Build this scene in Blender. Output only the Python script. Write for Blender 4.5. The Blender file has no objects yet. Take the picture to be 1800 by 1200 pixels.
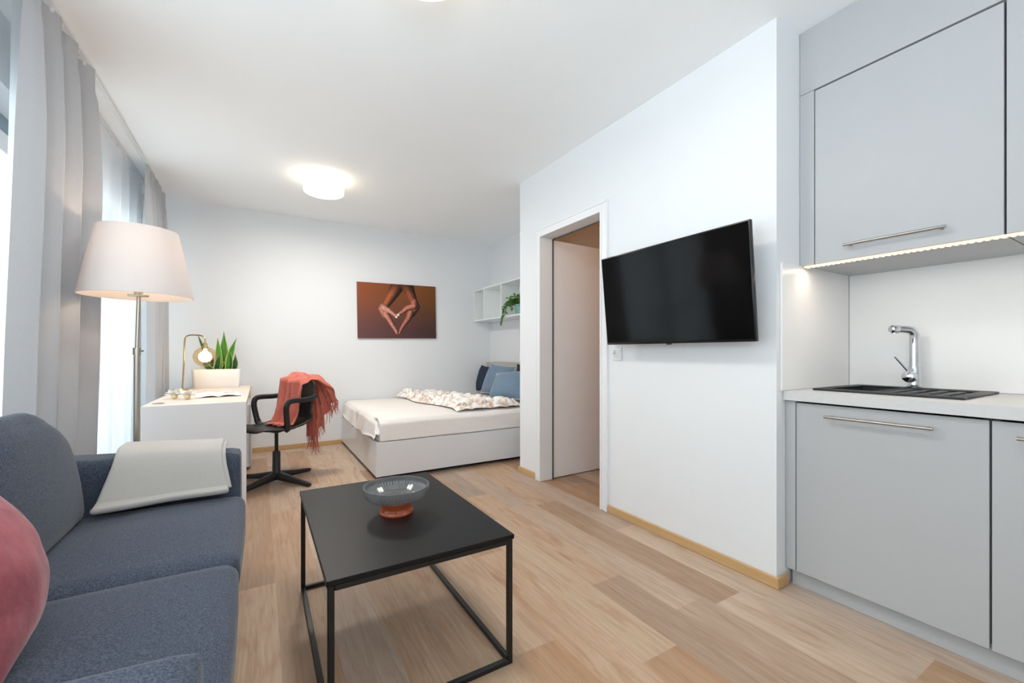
import bpy, bmesh, math, random
from mathutils import Vector, Matrix, noise

random.seed(7)
PI = math.pi
SC = bpy.context.scene
COL = SC.collection
ROOTM = {}

# ------------------------------------------------------------------ helpers
def lin(v):
    v /= 255.0
    return v / 12.92 if v <= 0.04045 else ((v + 0.055) / 1.055) ** 2.4

def rgb(r, g, b):
    return (lin(r), lin(g), lin(b), 1.0)

def sstep(a, b, x):
    t = max(0.0, min(1.0, (x - a) / (b - a)))
    return t * t * (3 - 2 * t)

def interp(tab, s):
    """piecewise linear lookup in [(s, value...), ...]"""
    if s <= tab[0][0]:
        return tab[0][1:]
    for p, q in zip(tab, tab[1:]):
        if s <= q[0]:
            k = (s - p[0]) / (q[0] - p[0])
            return tuple(a + (b - a) * k for a, b in zip(p[1:], q[1:]))
    return tab[-1][1:]

def catmull(pts, per=8):
    P = [Vector(p) for p in pts]
    P = [P[0] * 2 - P[1]] + P + [P[-1] * 2 - P[-2]]
    out = []
    for i in range(1, len(P) - 2):
        for k in range(per):
            t = k / per
            a, b, c, d = P[i - 1:i + 3]
            out.append(0.5 * ((2 * b) + (c - a) * t + (2 * a - 5 * b + 4 * c - d) * t * t + (3 * b - a - 3 * c + d) * t ** 3))
    out.append(P[-2])
    return out

# ---- materials
def nodes_of(name):
    m = bpy.data.materials.new(name)
    m.use_nodes = True
    nt = m.node_tree
    return m, nt, nt.nodes['Principled BSDF'], nt.nodes['Material Output']

def pm(name, col, rough=0.5, metal=0.0, var=0.05, scale=12.0, bump=0.0, bscale=300.0, stretch=(1, 1, 1),
       spec=0.5, coat=0.0, sheen=0.0, emit=None, estr=0.0, dark=None, bdist=0.002):
    """procedural material: a noise mixes two tones of the colour, a finer one gives the bump"""
    m, nt, b, out = nodes_of(name)
    N, L = nt.nodes.new, nt.links.new
    tc = N('ShaderNodeTexCoord'); mp = N('ShaderNodeMapping'); mp.inputs['Scale'].default_value = stretch
    L(tc.outputs['Object'], mp.inputs['Vector'])
    nz = N('ShaderNodeTexNoise'); nz.inputs['Scale'].default_value = scale; nz.inputs['Detail'].default_value = 4
    L(mp.outputs['Vector'], nz.inputs['Vector'])
    mx = N('ShaderNodeMix'); mx.data_type = 'RGBA'
    a = dark if dark else tuple(c * (1 - var) for c in col[:3]) + (1,)
    d = col if dark else tuple(min(1, c * (1 + var)) for c in col[:3]) + (1,)
    mx.inputs[6].default_value = a; mx.inputs[7].default_value = d
    if dark:
        cr = N('ShaderNodeValToRGB'); cr.color_ramp.elements[0].position = 0.35; cr.color_ramp.elements[1].position = 0.65
        L(nz.outputs['Fac'], cr.inputs['Fac']); L(cr.outputs['Color'], mx.inputs[0])
    else:
        L(nz.outputs['Fac'], mx.inputs[0])
    L(mx.outputs[2], b.inputs['Base Color'])
    b.inputs['Roughness'].default_value = rough
    b.inputs['Metallic'].default_value = metal
    b.inputs['Specular IOR Level'].default_value = spec
    b.inputs['Coat Weight'].default_value = coat
    b.inputs['Sheen Weight'].default_value = sheen
    if sheen: b.inputs['Sheen Roughness'].default_value = 0.4
    if emit:
        b.inputs['Emission Color'].default_value = emit
        b.inputs['Emission Strength'].default_value = estr
    if bump:
        n2 = N('ShaderNodeTexNoise'); n2.inputs['Scale'].default_value = bscale; n2.inputs['Detail'].default_value = 3
        L(mp.outputs['Vector'], n2.inputs['Vector'])
        bp = N('ShaderNodeBump'); bp.inputs['Strength'].default_value = bump; bp.inputs['Distance'].default_value = bdist
        L(n2.outputs['Fac'], bp.inputs['Height']); L(bp.outputs['Normal'], b.inputs['Normal'])
    return m

def cloth_mat(name, col, transl=0.3, var=0.05, transp=0.0, rough=0.9, weave=220.0):
    """thin fabric that lets some light through"""
    m, nt, b, out = nodes_of(name)
    N, L = nt.nodes.new, nt.links.new
    tc = N('ShaderNodeTexCoord'); mp = N('ShaderNodeMapping'); mp.inputs['Scale'].default_value = (1, 1, 0.25)
    L(tc.outputs['Object'], mp.inputs['Vector'])
    nz = N('ShaderNodeTexNoise'); nz.inputs['Scale'].default_value = weave
    L(mp.outputs['Vector'], nz.inputs['Vector'])
    mx = N('ShaderNodeMix'); mx.data_type = 'RGBA'
    mx.inputs[6].default_value = tuple(c * (1 - var) for c in col[:3]) + (1,)
    mx.inputs[7].default_value = tuple(min(1, c * (1 + var)) for c in col[:3]) + (1,)
    L(nz.outputs['Fac'], mx.inputs[0])
    L(mx.outputs[2], b.inputs['Base Color']); b.inputs['Roughness'].default_value = rough
    b.inputs['Specular IOR Level'].default_value = 0.2
    tr = N('ShaderNodeBsdfTranslucent'); L(mx.outputs[2], tr.inputs['Color'])
    ms = N('ShaderNodeMixShader'); ms.inputs[0].default_value = transl
    L(b.outputs[0], ms.inputs[1]); L(tr.outputs[0], ms.inputs[2])
    last = ms
    if transp:
        tp = N('ShaderNodeBsdfTransparent'); m2 = N('ShaderNodeMixShader'); m2.inputs[0].default_value = transp
        L(ms.outputs[0], m2.inputs[1]); L(tp.outputs[0], m2.inputs[2]); last = m2
    L(last.outputs[0], out.inputs['Surface'])
    return m

def glass_mat(name, tint, gloss=0.12, rough=0.02, body=0.0, bodycol=None):
    """thin-walled tinted glass: transparent, with a fresnel reflection"""
    m, nt, b, out = nodes_of(name)
    N, L = nt.nodes.new, nt.links.new
    nt.nodes.remove(b)
    nz = N('ShaderNodeTexNoise'); nz.inputs['Scale'].default_value = 5
    mx = N('ShaderNodeMix'); mx.data_type = 'RGBA'
    mx.inputs[6].default_value = tint; mx.inputs[7].default_value = tuple(min(1, c * 1.03) for c in tint[:3]) + (1,)
    L(nz.outputs['Fac'], mx.inputs[0])
    tp = N('ShaderNodeBsdfTransparent'); L(mx.outputs[2], tp.inputs['Color'])
    gl = N('ShaderNodeBsdfGlossy'); gl.inputs['Roughness'].default_value = rough
    lw = N('ShaderNodeLayerWeight'); lw.inputs['Blend'].default_value = 0.5
    pw = N('ShaderNodeMath'); pw.operation = 'POWER'; pw.inputs[1].default_value = 4.0; L(lw.outputs['Facing'], pw.inputs[0])
    ma = N('ShaderNodeMath'); ma.operation = 'MULTIPLY_ADD'; ma.inputs[1].default_value = gloss * 3; ma.inputs[2].default_value = gloss * 0.3; ma.use_clamp = True; L(pw.outputs[0], ma.inputs[0])
    ms = N('ShaderNodeMixShader'); L(ma.outputs[0], ms.inputs[0])
    src = tp
    if body:
        df = N('ShaderNodeBsdfDiffuse'); df.inputs['Color'].default_value = bodycol
        m0 = N('ShaderNodeMixShader'); m0.inputs[0].default_value = body
        L(tp.outputs[0], m0.inputs[1]); L(df.outputs[0], m0.inputs[2]); src = m0
    L(src.outputs[0], ms.inputs[1]); L(gl.outputs[0], ms.inputs[2])
    L(ms.outputs[0], out.inputs['Surface'])
    return m

def attr_mat(name, attr, rough=0.6, bump=0.0, bscale=200.0, spec=0.3, var=0.0, vscale=40):
    m, nt, b, out = nodes_of(name)
    N, L = nt.nodes.new, nt.links.new
    at = N('ShaderNodeAttribute'); at.attribute_name = attr
    src = at.outputs['Color']
    nz = N('ShaderNodeTexNoise'); nz.inputs['Scale'].default_value = vscale
    tc = N('ShaderNodeTexCoord'); L(tc.outputs['Object'], nz.inputs['Vector'])
    hs = N('ShaderNodeHueSaturation'); mr = N('ShaderNodeMapRange')
    mr.inputs['To Min'].default_value = 1 - var; mr.inputs['To Max'].default_value = 1 + var
    L(nz.outputs['Fac'], mr.inputs['Value']); L(mr.outputs[0], hs.inputs['Value']); L(src, hs.inputs['Color'])
    L(hs.outputs['Color'], b.inputs['Base Color'])
    b.inputs['Roughness'].default_value = rough; b.inputs['Specular IOR Level'].default_value = spec
    if bump:
        n2 = N('ShaderNodeTexNoise'); n2.inputs['Scale'].default_value = bscale
        L(tc.outputs['Object'], n2.inputs['Vector'])
        bp = N('ShaderNodeBump'); bp.inputs['Strength'].default_value = bump; bp.inputs['Distance'].default_value = 0.002
        L(n2.outputs['Fac'], bp.inputs['Height']); L(bp.outputs['Normal'], b.inputs['Normal'])
    return m

# ---- geometry
def BM():
    return bmesh.new()

def box(bm, x0, x1, y0, y1, z0, z1, bev=0.0, seg=2):
    t = bmesh.new()
    r = bmesh.ops.create_cube(t, size=1.0)
    for v in t.verts:
        v.co = Vector(((x0 + x1) / 2 + v.co.x * (x1 - x0), (y0 + y1) / 2 + v.co.y * (y1 - y0), (z0 + z1) / 2 + v.co.z * (z1 - z0)))
    if bev:
        bmesh.ops.bevel(t, geom=t.edges[:], offset=bev, segments=seg, profile=0.5, affect='EDGES')
    merge(bm, t)

def merge(bm, t):
    me = bpy.data.meshes.new('tmp'); t.to_mesh(me); t.free(); bm.from_mesh(me); bpy.data.meshes.remove(me)

def prism(bm, poly, z0, z1):
    a = [bm.verts.new((x, y, z0)) for x, y in poly]; b = [bm.verts.new((x, y, z1)) for x, y in poly]
    n = len(poly)
    bm.faces.new(a[::-1]); bm.faces.new(b)
    for i in range(n):
        bm.faces.new((a[i], a[(i + 1) % n], b[(i + 1) % n], b[i]))

def tube(bm, pts, r, seg=12, sq=None, up=(0, 0, 1), closed=False):
    """sweep; r number or list; sq=(w,h) half-sizes multiplies the section to an ellipse-like rounded bar"""
    P = [Vector(p) for p in pts]; n = len(P)
    R = r if isinstance(r, (list, tuple)) else [r] * n
    rings = []; prev = None
    for i in range(n):
        if closed:
            t = (P[(i + 1) % n] - P[i - 1])
        else:
            t = P[min(i + 1, n - 1)] - P[max(i - 1, 0)]
        t.normalize()
        if sq:
            u = Vector(up); a = (u - t * u.dot(t))
            if a.length < 1e-4: a = Vector((1, 0, 0)) - t * t.x
            a.normalize()
        elif prev is None:
            a = Vector((0, 0, 1)) if abs(t.z) < 0.9 else Vector((1, 0, 0))
            a = (a - t * a.dot(t)).normalized()
        else:
            a = (prev - t * prev.dot(t)).normalized()
        prev = a; b = t.cross(a)
        ring = []
        for k in range(seg):
            q = 2 * PI * k / seg
            ca, sa = math.cos(q), math.sin(q)
            if sq:
                e = 0.55
                ca = math.copysign(abs(ca) ** e, ca) * sq[1]; sa = math.copysign(abs(sa) ** e, sa) * sq[0]
            ring.append(bm.verts.new(P[i] + (a * ca + b * sa) * R[i]))
        rings.append(ring)
    m = n if closed else n - 1
    for i in range(m):
        A, B = rings[i], rings[(i + 1) % n]
        for k in range(seg):
            bm.faces.new((A[k], A[(k + 1) % seg], B[(k + 1) % seg], B[k]))
    if not closed:
        bm.faces.new(rings[0][::-1]); bm.faces.new(rings[-1])

def lathe(bm, prof, seg=32, c=(0, 0, 0), ribs=0, amp=0.0, closed=False):
    rings = []
    for r, z in prof:
        if r < 1e-6:
            rings.append([bm.verts.new((c[0], c[1], c[2] + z))]); continue
        ring = []
        for k in range(seg):
            q = 2 * PI * k / seg
            rr = r * (1 + amp * (1 if (k % 2) else -1)) if ribs else r
            ring.append(bm.verts.new((c[0] + rr * math.cos(q), c[1] + rr * math.sin(q), c[2] + z)))
        rings.append(ring)
    pairs = list(zip(rings, rings[1:]))
    if closed: pairs.append((rings[-1], rings[0]))
    for A, B in pairs:
        if len(A) == 1 and len(B) == 1: continue
        for k in range(seg):
            k2 = (k + 1) % seg
            if len(A) == 1: bm.faces.new((A[0], B[k2], B[k]))
            elif len(B) == 1: bm.faces.new((A[k], A[k2], B[0]))
            else: bm.faces.new((A[k], A[k2], B[k2], B[k]))

def grid(bm, nu, nv, f):
    V = [[bm.verts.new(f(i / (nu - 1), j / (nv - 1))) for j in range(nv)] for i in range(nu)]
    for i in range(nu - 1):
        for j in range(nv - 1):
            bm.faces.new((V[i][j], V[i + 1][j], V[i + 1][j + 1], V[i][j + 1]))
    return V

def cushion(bm, w, h, t, n=22, wr=0.0, seed=0, M=None):
    """stuffed square cushion in its own XZ plane (thickness along Y), centre at the origin"""
    def pt(u, v, s):
        a, b = 2 * u - 1, 2 * v - 1
        x = w / 2 * a * (1 - 0.07 * (1 - b * b) * abs(a) ** 3)
        z = h / 2 * b * (1 - 0.07 * (1 - a * a) * abs(b) ** 3)
        th = t / 2 * (max(0, (1 - a * a)) * max(0, (1 - b * b))) ** 0.5
        if wr:
            th *= 1 + wr * noise.noise(Vector((a * 2.2 + seed, b * 2.2, s * 3)))
        p = Vector((x, s * th, z))
        return M @ p if M else p
    f = bmesh.new()
    grid(f, n, n, lambda u, v: pt(u, v, 1)); grid(f, n, n, lambda u, v: pt(1 - u, v, -1))
    bmesh.ops.remove_doubles(f, verts=f.verts[:], dist=1e-5)
    merge(bm, f)

def softbox(bm, x0, x1, y0, y1, z0, z1, r=0.05, crown=0.02, n=14, seed=0, wob=0.0, pw=(1, 1, 1)):
    """upholstered block: rounded box whose faces swell a little"""
    t = bmesh.new()
    bmesh.ops.create_cube(t, size=2.0)
    bmesh.ops.subdivide_edges(t, edges=t.edges[:], cuts=n, use_grid_fill=True)
    hx, hy, hz = (x1 - x0) / 2, (y1 - y0) / 2, (z1 - z0) / 2
    C = Vector(((x0 + x1) / 2, (y0 + y1) / 2, (z0 + z1) / 2))
    H = Vector((hx, hy, hz))
    for v in t.verts:
        q = v.co.copy()
        p = Vector((q.x * hx, q.y * hy, q.z * hz))
        inner = Vector([max(-(H[i] - r), min(H[i] - r, p[i])) for i in range(3)])
        # spread samples toward edges so that rounding is smooth
        d = p - inner
        if d.length > 1e-6:
            m = max(abs(d[i]) for i in range(3))
            d = d.normalized() * min(r, m if m > 0 else r) if False else d.normalized() * r
            p = inner + d
        for i in range(3):
            j, k = (i + 1) % 3, (i + 2) % 3
            if abs(q[i]) > 0.999:
                p[i] += math.copysign(crown * pw[i] * (1 - q[j] ** 2) * (1 - q[k] ** 2), q[i])
        if wob:
            p += Vector((noise.noise(p * 3 + Vector((seed, 0, 0))), noise.noise(p * 3 + Vector((0, seed, 5))), noise.noise(p * 3 + Vector((0, 9, seed))))) * wob
        v.co = C + p
    merge(bm, t)

def strut_rect(bm, a, b, w, h):
    tube(bm, [a, b], 1.0, seg=8, sq=(w, h))

# ---- objects
def empty(name, label, cat, loc=(0, 0, 0), rz=0.0, group=None):
    o = bpy.data.objects.new(name, None); COL.objects.link(o)
    o.empty_display_size = 0.05
    o.location = loc; o.rotation_euler = (0, 0, rz)
    o['label'] = label; o['category'] = cat
    if group: o['group'] = group
    ROOTM[o] = Matrix.Translation(loc) @ Matrix.Rotation(rz, 4, 'Z')
    return o

def mk(name, bm, m, smooth=True, angle=35):
    bmesh.ops.recalc_face_normals(bm, faces=bm.faces[:])
    me = bpy.data.meshes.new(name)
    bm.to_mesh(me); bm.free()
    if m: me.materials.append(m)
    if smooth:
        for p in me.polygons: p.use_smooth = True
        me.set_sharp_from_angle(angle=math.radians(angle))
    o = bpy.data.objects.new(name, me); COL.objects.link(o)
    return o

def part(name, bm, m, parent, world=True, smooth=True, label=None, angle=35):
    """mesh part; world=True: bm is in world coordinates, else in the thing's own"""
    top = parent
    while top.parent: top = top.parent
    if world and top in ROOTM: bm.transform(ROOTM[top].inverted())
    o = mk(name, bm, m, smooth, angle)
    o.parent = parent
    if label: o['label'] = label
    return o

def single(name, bm, m, label, cat, loc=(0, 0, 0), group=None, smooth=True, angle=35):
    bm.transform(Matrix.Translation(-Vector(loc)))
    o = mk(name, bm, m, smooth, angle); o.location = loc
    o['label'] = label; o['category'] = cat
    if group: o['group'] = group
    ROOTM[o] = Matrix.Translation(loc)
    return o

def struct(name, bm, m, smooth=False):
    o = mk(name, bm, m, smooth); o['kind'] = 'structure'
    ROOTM[o] = Matrix.Identity(4)
    return o

def solid(o, t, off=0.0, sub=0):
    s = o.modifiers.new('solid', 'SOLIDIFY'); s.thickness = t; s.offset = off
    if sub:
        q = o.modifiers.new('sub', 'SUBSURF'); q.levels = sub; q.render_levels = sub

# ------------------------------------------------------------------ materials
M = {}
M['wall'] = pm('wall_paint', rgb(230, 233, 236), 0.85, var=0.012, scale=3, bump=0.04, bscale=180, spec=0.2)
M['ceil'] = pm('ceiling_paint', rgb(245, 247, 248), 0.9, var=0.01, scale=3, bump=0.03, bscale=150, spec=0.15)
M['trimwhite'] = pm('white_lacquer', rgb(232, 234, 236), 0.4, var=0.012, scale=4)
M['door'] = pm('door_laminate', rgb(242, 243, 244), 0.42, var=0.02, scale=5)
M['base'] = pm('beech_baseboard', rgb(198, 162, 115), 0.5, var=0.12, scale=9, stretch=(3, 0.5, 8))
M['kitchen'] = pm('grey_matte_front', rgb(183, 185, 187), 0.42, var=0.012, scale=5, spec=0.4)
M['gap'] = pm('cabinet_carcass', rgb(84, 87, 92), 0.7, var=0.05)
M['worktop'] = pm('worktop_grey', rgb(208, 208, 208), 0.45, var=0.03, scale=60)
M['splash'] = pm('white_splashback', rgb(240, 240, 240), 0.3, var=0.01, scale=3)
M['sink'] = pm('black_granite', rgb(38, 40, 44), 0.45, var=0.3, scale=400, bump=0.05, bscale=600)
M['chrome'] = pm('chrome', rgb(215, 218, 222), 0.08, metal=1.0, var=0.03)
M['steel'] = pm('brushed_steel', rgb(172, 170, 166), 0.3, metal=1.0, var=0.08, scale=30, stretch=(1, 30, 30))
M['nickel'] = pm('satin_nickel', rgb(190, 183, 172), 0.36, metal=1.0, var=0.05)
M['brass'] = pm('satin_brass', rgb(196, 170, 122), 0.3, metal=1.0, var=0.05)
M['black'] = pm('black_plastic', rgb(26, 26, 28), 0.5, var=0.15, scale=40, bump=0.05, bscale=500)
M['blackmetal'] = pm('black_powdercoat', rgb(17, 19, 21), 0.38, var=0.15, scale=80)
M['tabletop'] = pm('black_tabletop', rgb(21, 21, 22), 0.42, spec=0.22, var=0.25, scale=10, stretch=(12, 1.2, 1), bump=0.05, bscale=120)
M['screen'] = pm('tv_screen', rgb(3, 3, 4), 0.10, var=0.1, spec=0.16)
M['tvblack'] = pm('tv_housing', rgb(14, 14, 15), 0.3, var=0.1)
M['sofa'] = pm('sofa_fabric', rgb(89, 97, 111), 0.95, dark=rgb(55, 62, 76), scale=260, bump=0.4, bscale=380, spec=0.1, sheen=0.2)
M['sofaleg'] = pm('sofa_leg', rgb(40, 36, 32), 0.5)
M['velvet'] = pm('pink_velvet', rgb(170, 96, 104), 0.8, dark=rgb(136, 68, 78), scale=9, bump=0.25, bscale=16, spec=0.1, sheen=0.3, bdist=0.02)
M['greythrow'] = pm('grey_wool', rgb(188, 185, 180), 0.95, var=0.10, scale=240, bump=0.45, bscale=380, spec=0.1, sheen=0.2)
M['coral'] = pm('coral_wool', rgb(198, 114, 100), 0.95, var=0.16, scale=60, bump=0.4, bscale=300, spec=0.05, sheen=0.2)
M['curtain'] = cloth_mat('grey_curtain', rgb(184, 185, 188), 0.09, 0.05)
M['sheer'] = cloth_mat('white_sheer', rgb(247, 248, 249), 0.68, 0.02, transp=0.36)
M['rail'] = pm('rail_white', rgb(226, 227, 228), 0.35, var=0.02)
M['frame'] = pm('window_frame_white', rgb(222, 228, 233), 0.4, var=0.02)
M['greyblue'] = pm('blind_box_grey', rgb(128, 146, 160), 0.5, var=0.04)
M['glass'] = glass_mat('window_glass', (0.95, 0.98, 0.98, 1), 0.08)
M['smoke'] = glass_mat('smoky_glass', rgb(206, 206, 206), 0.22, 0.06, 0.16, rgb(190, 192, 194))  # smoky tint; the pale body tone stands in for reflections on the dish
M['amber'] = glass_mat('amber_glass', rgb(240, 150, 92), 0.2, 0.06, 0.3, rgb(224, 118, 56))
M['amberglobe'] = glass_mat('amber_globe_glass', rgb(250, 234, 208), 0.14, 0.03)
M['deskwhite'] = pm('desk_white', rgb(228, 230, 233), 0.4, var=0.015)
M['desktop'] = pm('pale_oak_top', rgb(232, 218, 206), 0.45, var=0.06, scale=14, stretch=(10, 0.8, 1))
M['oakedge'] = pm('pale_oak_edge', rgb(206, 176, 150), 0.5, var=0.1, scale=20, stretch=(6, 1, 6))
M['deskgrey'] = pm('drawer_front_grey', rgb(196, 199, 204), 0.35, var=0.02)
M['bedwhite'] = pm('bed_board_white', rgb(222, 224, 227), 0.25, var=0.012, spec=0.5)
M['sheet'] = pm('beige_sheet', rgb(235, 230, 226), 0.9, var=0.03, scale=30, bump=0.1, bscale=200, spec=0.1)
M['plinthdark'] = pm('shadow_plinth', rgb(40, 40, 42), 0.7)  # near-black colour paints in the shade of the gap under the bed
M['headboard'] = pm('greige_upholstery', rgb(188, 180, 170), 0.95, var=0.08, scale=200, bump=0.2, bscale=300, spec=0.1)
M['navy'] = pm('navy_fabric', rgb(52, 62, 78), 0.9, var=0.12, scale=120, bump=0.2, bscale=300, spec=0.1)
M['blue'] = pm('dusty_blue_velvet', rgb(116, 138, 158), 0.8, var=0.1, scale=20, bump=0.1, bscale=200, sheen=0.5, spec=0.1)
M['piping'] = pm('pale_piping', rgb(206, 208, 210), 0.8)
M['shelfwhite'] = pm('shelf_white', rgb(236, 240, 240), 0.4, var=0.01)
M['teal'] = pm('teal_pot', rgb(118, 172, 166), 0.4, var=0.05)
M['leafgreen'] = pm('trailing_leaf', rgb(96, 146, 58), 0.5, dark=rgb(44, 92, 36), scale=40, spec=0.3)
M['stem'] = pm('plant_stem', rgb(92, 122, 58), 0.6)
M['soil'] = pm('potting_soil', rgb(58, 44, 34), 0.95, var=0.3, scale=80)
M['planter'] = pm('white_planter', rgb(238, 236, 235), 0.55, var=0.015, bump=0.1, bscale=20, stretch=(0.2, 1, 40))
M['paper'] = pm('white_paper', rgb(245, 245, 246), 0.7, var=0.01)
M['print'] = pm('printed_grey', rgb(190, 192, 196), 0.7, var=0.2, scale=60)
M['petal'] = pm('white_petal', rgb(240, 236, 228), 0.7, var=0.04)
M['core'] = pm('beige_core', rgb(222, 204, 168), 0.7, var=0.15, scale=60)
M['shade'] = cloth_mat('lamp_shade_linen', rgb(232, 227, 225), 0.24, 0.02)
M['diffuser'] = pm('opal_diffuser', rgb(255, 250, 240), 0.4, emit=(1.0, 0.86, 0.66, 1), estr=3.6)
M['bulb'] = pm('lit_bulb', rgb(255, 240, 210), 0.4, emit=(1.0, 0.82, 0.56, 1), estr=8)
M['led'] = pm('led_dot', rgb(255, 235, 200), 0.4, emit=(1.0, 0.66, 0.34, 1), estr=4)
M['ledstrip'] = pm('led_channel', rgb(226, 210, 190), 0.5, emit=(1.0, 0.66, 0.38, 1), estr=0.55)
M['warmlitwall'] = pm('hall_warm_lit_paint', rgb(196, 150, 96), 0.85, var=0.02)  # warm hall light is put into this orange wall and ceiling paint
M['concrete'] = pm('balcony_concrete', rgb(205, 207, 208), 0.8, var=0.05)
M['painting'] = attr_mat('canvas_print', 'paint', 0.55, 0.1, 500)
M['snake'] = attr_mat('snake_plant_leaf', 'leafcol', 0.4, 0.0, 100, 0.4, 0.2, 45)
M['ruffle'] = attr_mat('ruffled_cotton', 'ruf', 0.95, 0.2, 250, 0.05)

def floor_material():
    m, nt, b, out = nodes_of('oak_plank_floor')
    N, L = nt.nodes.new, nt.links.new
    at = N('ShaderNodeAttribute'); at.attribute_name = 'plank'
    sep = N('ShaderNodeSeparateColor'); L(at.outputs['Color'], sep.inputs[0])
    tc = N('ShaderNodeTexCoord')
    sd = N('ShaderNodeMath'); sd.operation = 'MULTIPLY'; sd.inputs[1].default_value = 60; L(sep.outputs['Blue'], sd.inputs[0])
    off = N('ShaderNodeCombineXYZ'); L(sd.outputs[0], off.inputs['X']); L(sd.outputs[0], off.inputs['Y']); L(sd.outputs[0], off.inputs['Z'])
    add = N('ShaderNodeVectorMath'); add.operation = 'ADD'; L(tc.outputs['Object'], add.inputs[0]); L(off.outputs[0], add.inputs[1])
    def nz(scale, stretch, det=5, dist=0.0, rough=0.6):
        mp = N('ShaderNodeMapping'); mp.inputs['Scale'].default_value = stretch; L(add.outputs[0], mp.inputs['Vector'])
        n = N('ShaderNodeTexNoise'); n.inputs['Scale'].default_value = scale; n.inputs['Detail'].default_value = det
        n.inputs['Distortion'].default_value = dist; n.inputs['Roughness'].default_value = rough
        L(mp.outputs[0], n.inputs['Vector']); return n
    broad = nz(3.0, (3.2, 0.55, 1), 3, 0.8)
    grain = nz(8.0, (7, 0.42, 1), 5, 0.9, 0.6)
    fine = nz(70.0, (4, 0.12, 1), 3, 0.2)
    # plank tone: taupe -> tan -> pale
    cr = N('ShaderNodeValToRGB'); e = cr.color_ramp.elements
    e[0].position = 0.0; e[0].color = rgb(146, 117, 93)
    e[1].position = 1.0; e[1].color = rgb(208, 183, 156)
    x = e.new(0.5); x.color = rgb(184, 152, 123)
    mixv = N('ShaderNodeMath'); mixv.operation = 'MULTIPLY_ADD'; mixv.inputs[1].default_value = 1.0
    mb = N('ShaderNodeMath'); mb.operation = 'MULTIPLY_ADD'; mb.inputs[1].default_value = 0.55; mb.inputs[2].default_value = -0.27
    L(broad.outputs['Fac'], mb.inputs[0]); L(sep.outputs['Red'], mixv.inputs[0]); L(mb.outputs[0], mixv.inputs[2])
    L(mixv.outputs[0], cr.inputs['Fac'])
    # warm blotches inside a plank
    blot = nz(2.2, (4.5, 0.9, 1), 4, 1.2)
    br = N('ShaderNodeMapRange'); br.inputs['From Min'].default_value = 0.50; br.inputs['From Max'].default_value = 0.72; br.inputs['To Max'].default_value = 0.75; L(blot.outputs['Fac'], br.inputs['Value'])
    mbl = N('ShaderNodeMix'); mbl.data_type = 'RGBA'; mbl.inputs[7].default_value = rgb(172, 130, 96); L(br.outputs[0], mbl.inputs[0]); L(cr.outputs['Color'], mbl.inputs[6])
    # hue shift per plank toward orange / grey
    hs = N('ShaderNodeHueSaturation'); mr = N('ShaderNodeMapRange'); mr.inputs['To Min'].default_value = 0.66; mr.inputs['To Max'].default_value = 1.06
    L(sep.outputs['Green'], mr.inputs['Value']); L(mr.outputs[0], hs.inputs['Saturation']); L(mbl.outputs[2], hs.inputs['Color'])
    # dark grain streaks
    gr = N('ShaderNodeValToRGB'); g = gr.color_ramp.elements
    g[0].position = 0.30; g[0].color = (0.50, 0.40, 0.32, 1); g[1].position = 0.56; g[1].color = (1, 1, 1, 1)
    L(grain.outputs['Fac'], gr.inputs['Fac'])
    m1 = N('ShaderNodeMix'); m1.data_type = 'RGBA'; m1.blend_type = 'MULTIPLY'; m1.inputs[0].default_value = 0.34
    L(hs.outputs['Color'], m1.inputs[6]); L(gr.outputs['Color'], m1.inputs[7])
    fr = N('ShaderNodeValToRGB'); g = fr.color_ramp.elements
    g[0].position = 0.35; g[0].color = (0.70, 0.64, 0.58, 1); g[1].position = 0.6; g[1].color = (1.04, 1.04, 1.04, 1)
    L(fine.outputs['Fac'], fr.inputs['Fac'])
    m2 = N('ShaderNodeMix'); m2.data_type = 'RGBA'; m2.blend_type = 'MULTIPLY'; m2.inputs[0].default_value = 0.22
    L(m1.outputs[2], m2.inputs[6]); L(fr.outputs['Color'], m2.inputs[7])
    # cathedral figure: stretched wavy bands
    mpw = N('ShaderNodeMapping'); mpw.inputs['Scale'].default_value = (1, 0.10, 1); L(add.outputs[0], mpw.inputs['Vector'])
    wv = N('ShaderNodeTexWave'); wv.bands_direction = 'X'; wv.inputs['Scale'].default_value = 11; wv.inputs['Distortion'].default_value = 9
    wv.inputs['Detail'].default_value = 3; wv.inputs['Detail Scale'].default_value = 1.6; L(mpw.outputs[0], wv.inputs['Vector'])
    wr = N('ShaderNodeValToRGB'); g = wr.color_ramp.elements
    g[0].position = 0.0; g[0].color = (0.62, 0.50, 0.42, 1); g[1].position = 0.34; g[1].color = (1, 1, 1, 1); L(wv.outputs['Color'], wr.inputs['Fac'])
    m3 = N('ShaderNodeMix'); m3.data_type = 'RGBA'; m3.blend_type = 'MULTIPLY'
    wm = N('ShaderNodeMath'); wm.operation = 'MULTIPLY_ADD'; wm.inputs[1].default_value = 0.9; wm.inputs[2].default_value = -0.36; wm.use_clamp = True; L(broad.outputs['Fac'], wm.inputs[0])
    L(wm.outputs[0], m3.inputs[0]); L(m2.outputs[2], m3.inputs[6]); L(wr.outputs['Color'], m3.inputs[7])
    L(m3.outputs[2], b.inputs['Base Color'])
    b.inputs['Roughness'].default_value = 0.48
    b.inputs['Specular IOR Level'].default_value = 0.35
    bp = N('ShaderNodeBump'); bp.inputs['Strength'].default_value = 0.06; bp.inputs['Distance'].default_value = 0.002
    L(fine.outputs['Fac'], bp.inputs['Height']); L(bp.outputs['Normal'], b.inputs['Normal'])
    return m
M['floor'] = floor_material()

# ------------------------------------------------------------------ the room
H = 2.62           # ceiling
XW = 2.04          # wall with the television
YB = 5.38          # back wall
XL = -1.0          # window wall
YR = -1.2          # where the modelled room ends behind the camera

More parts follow.
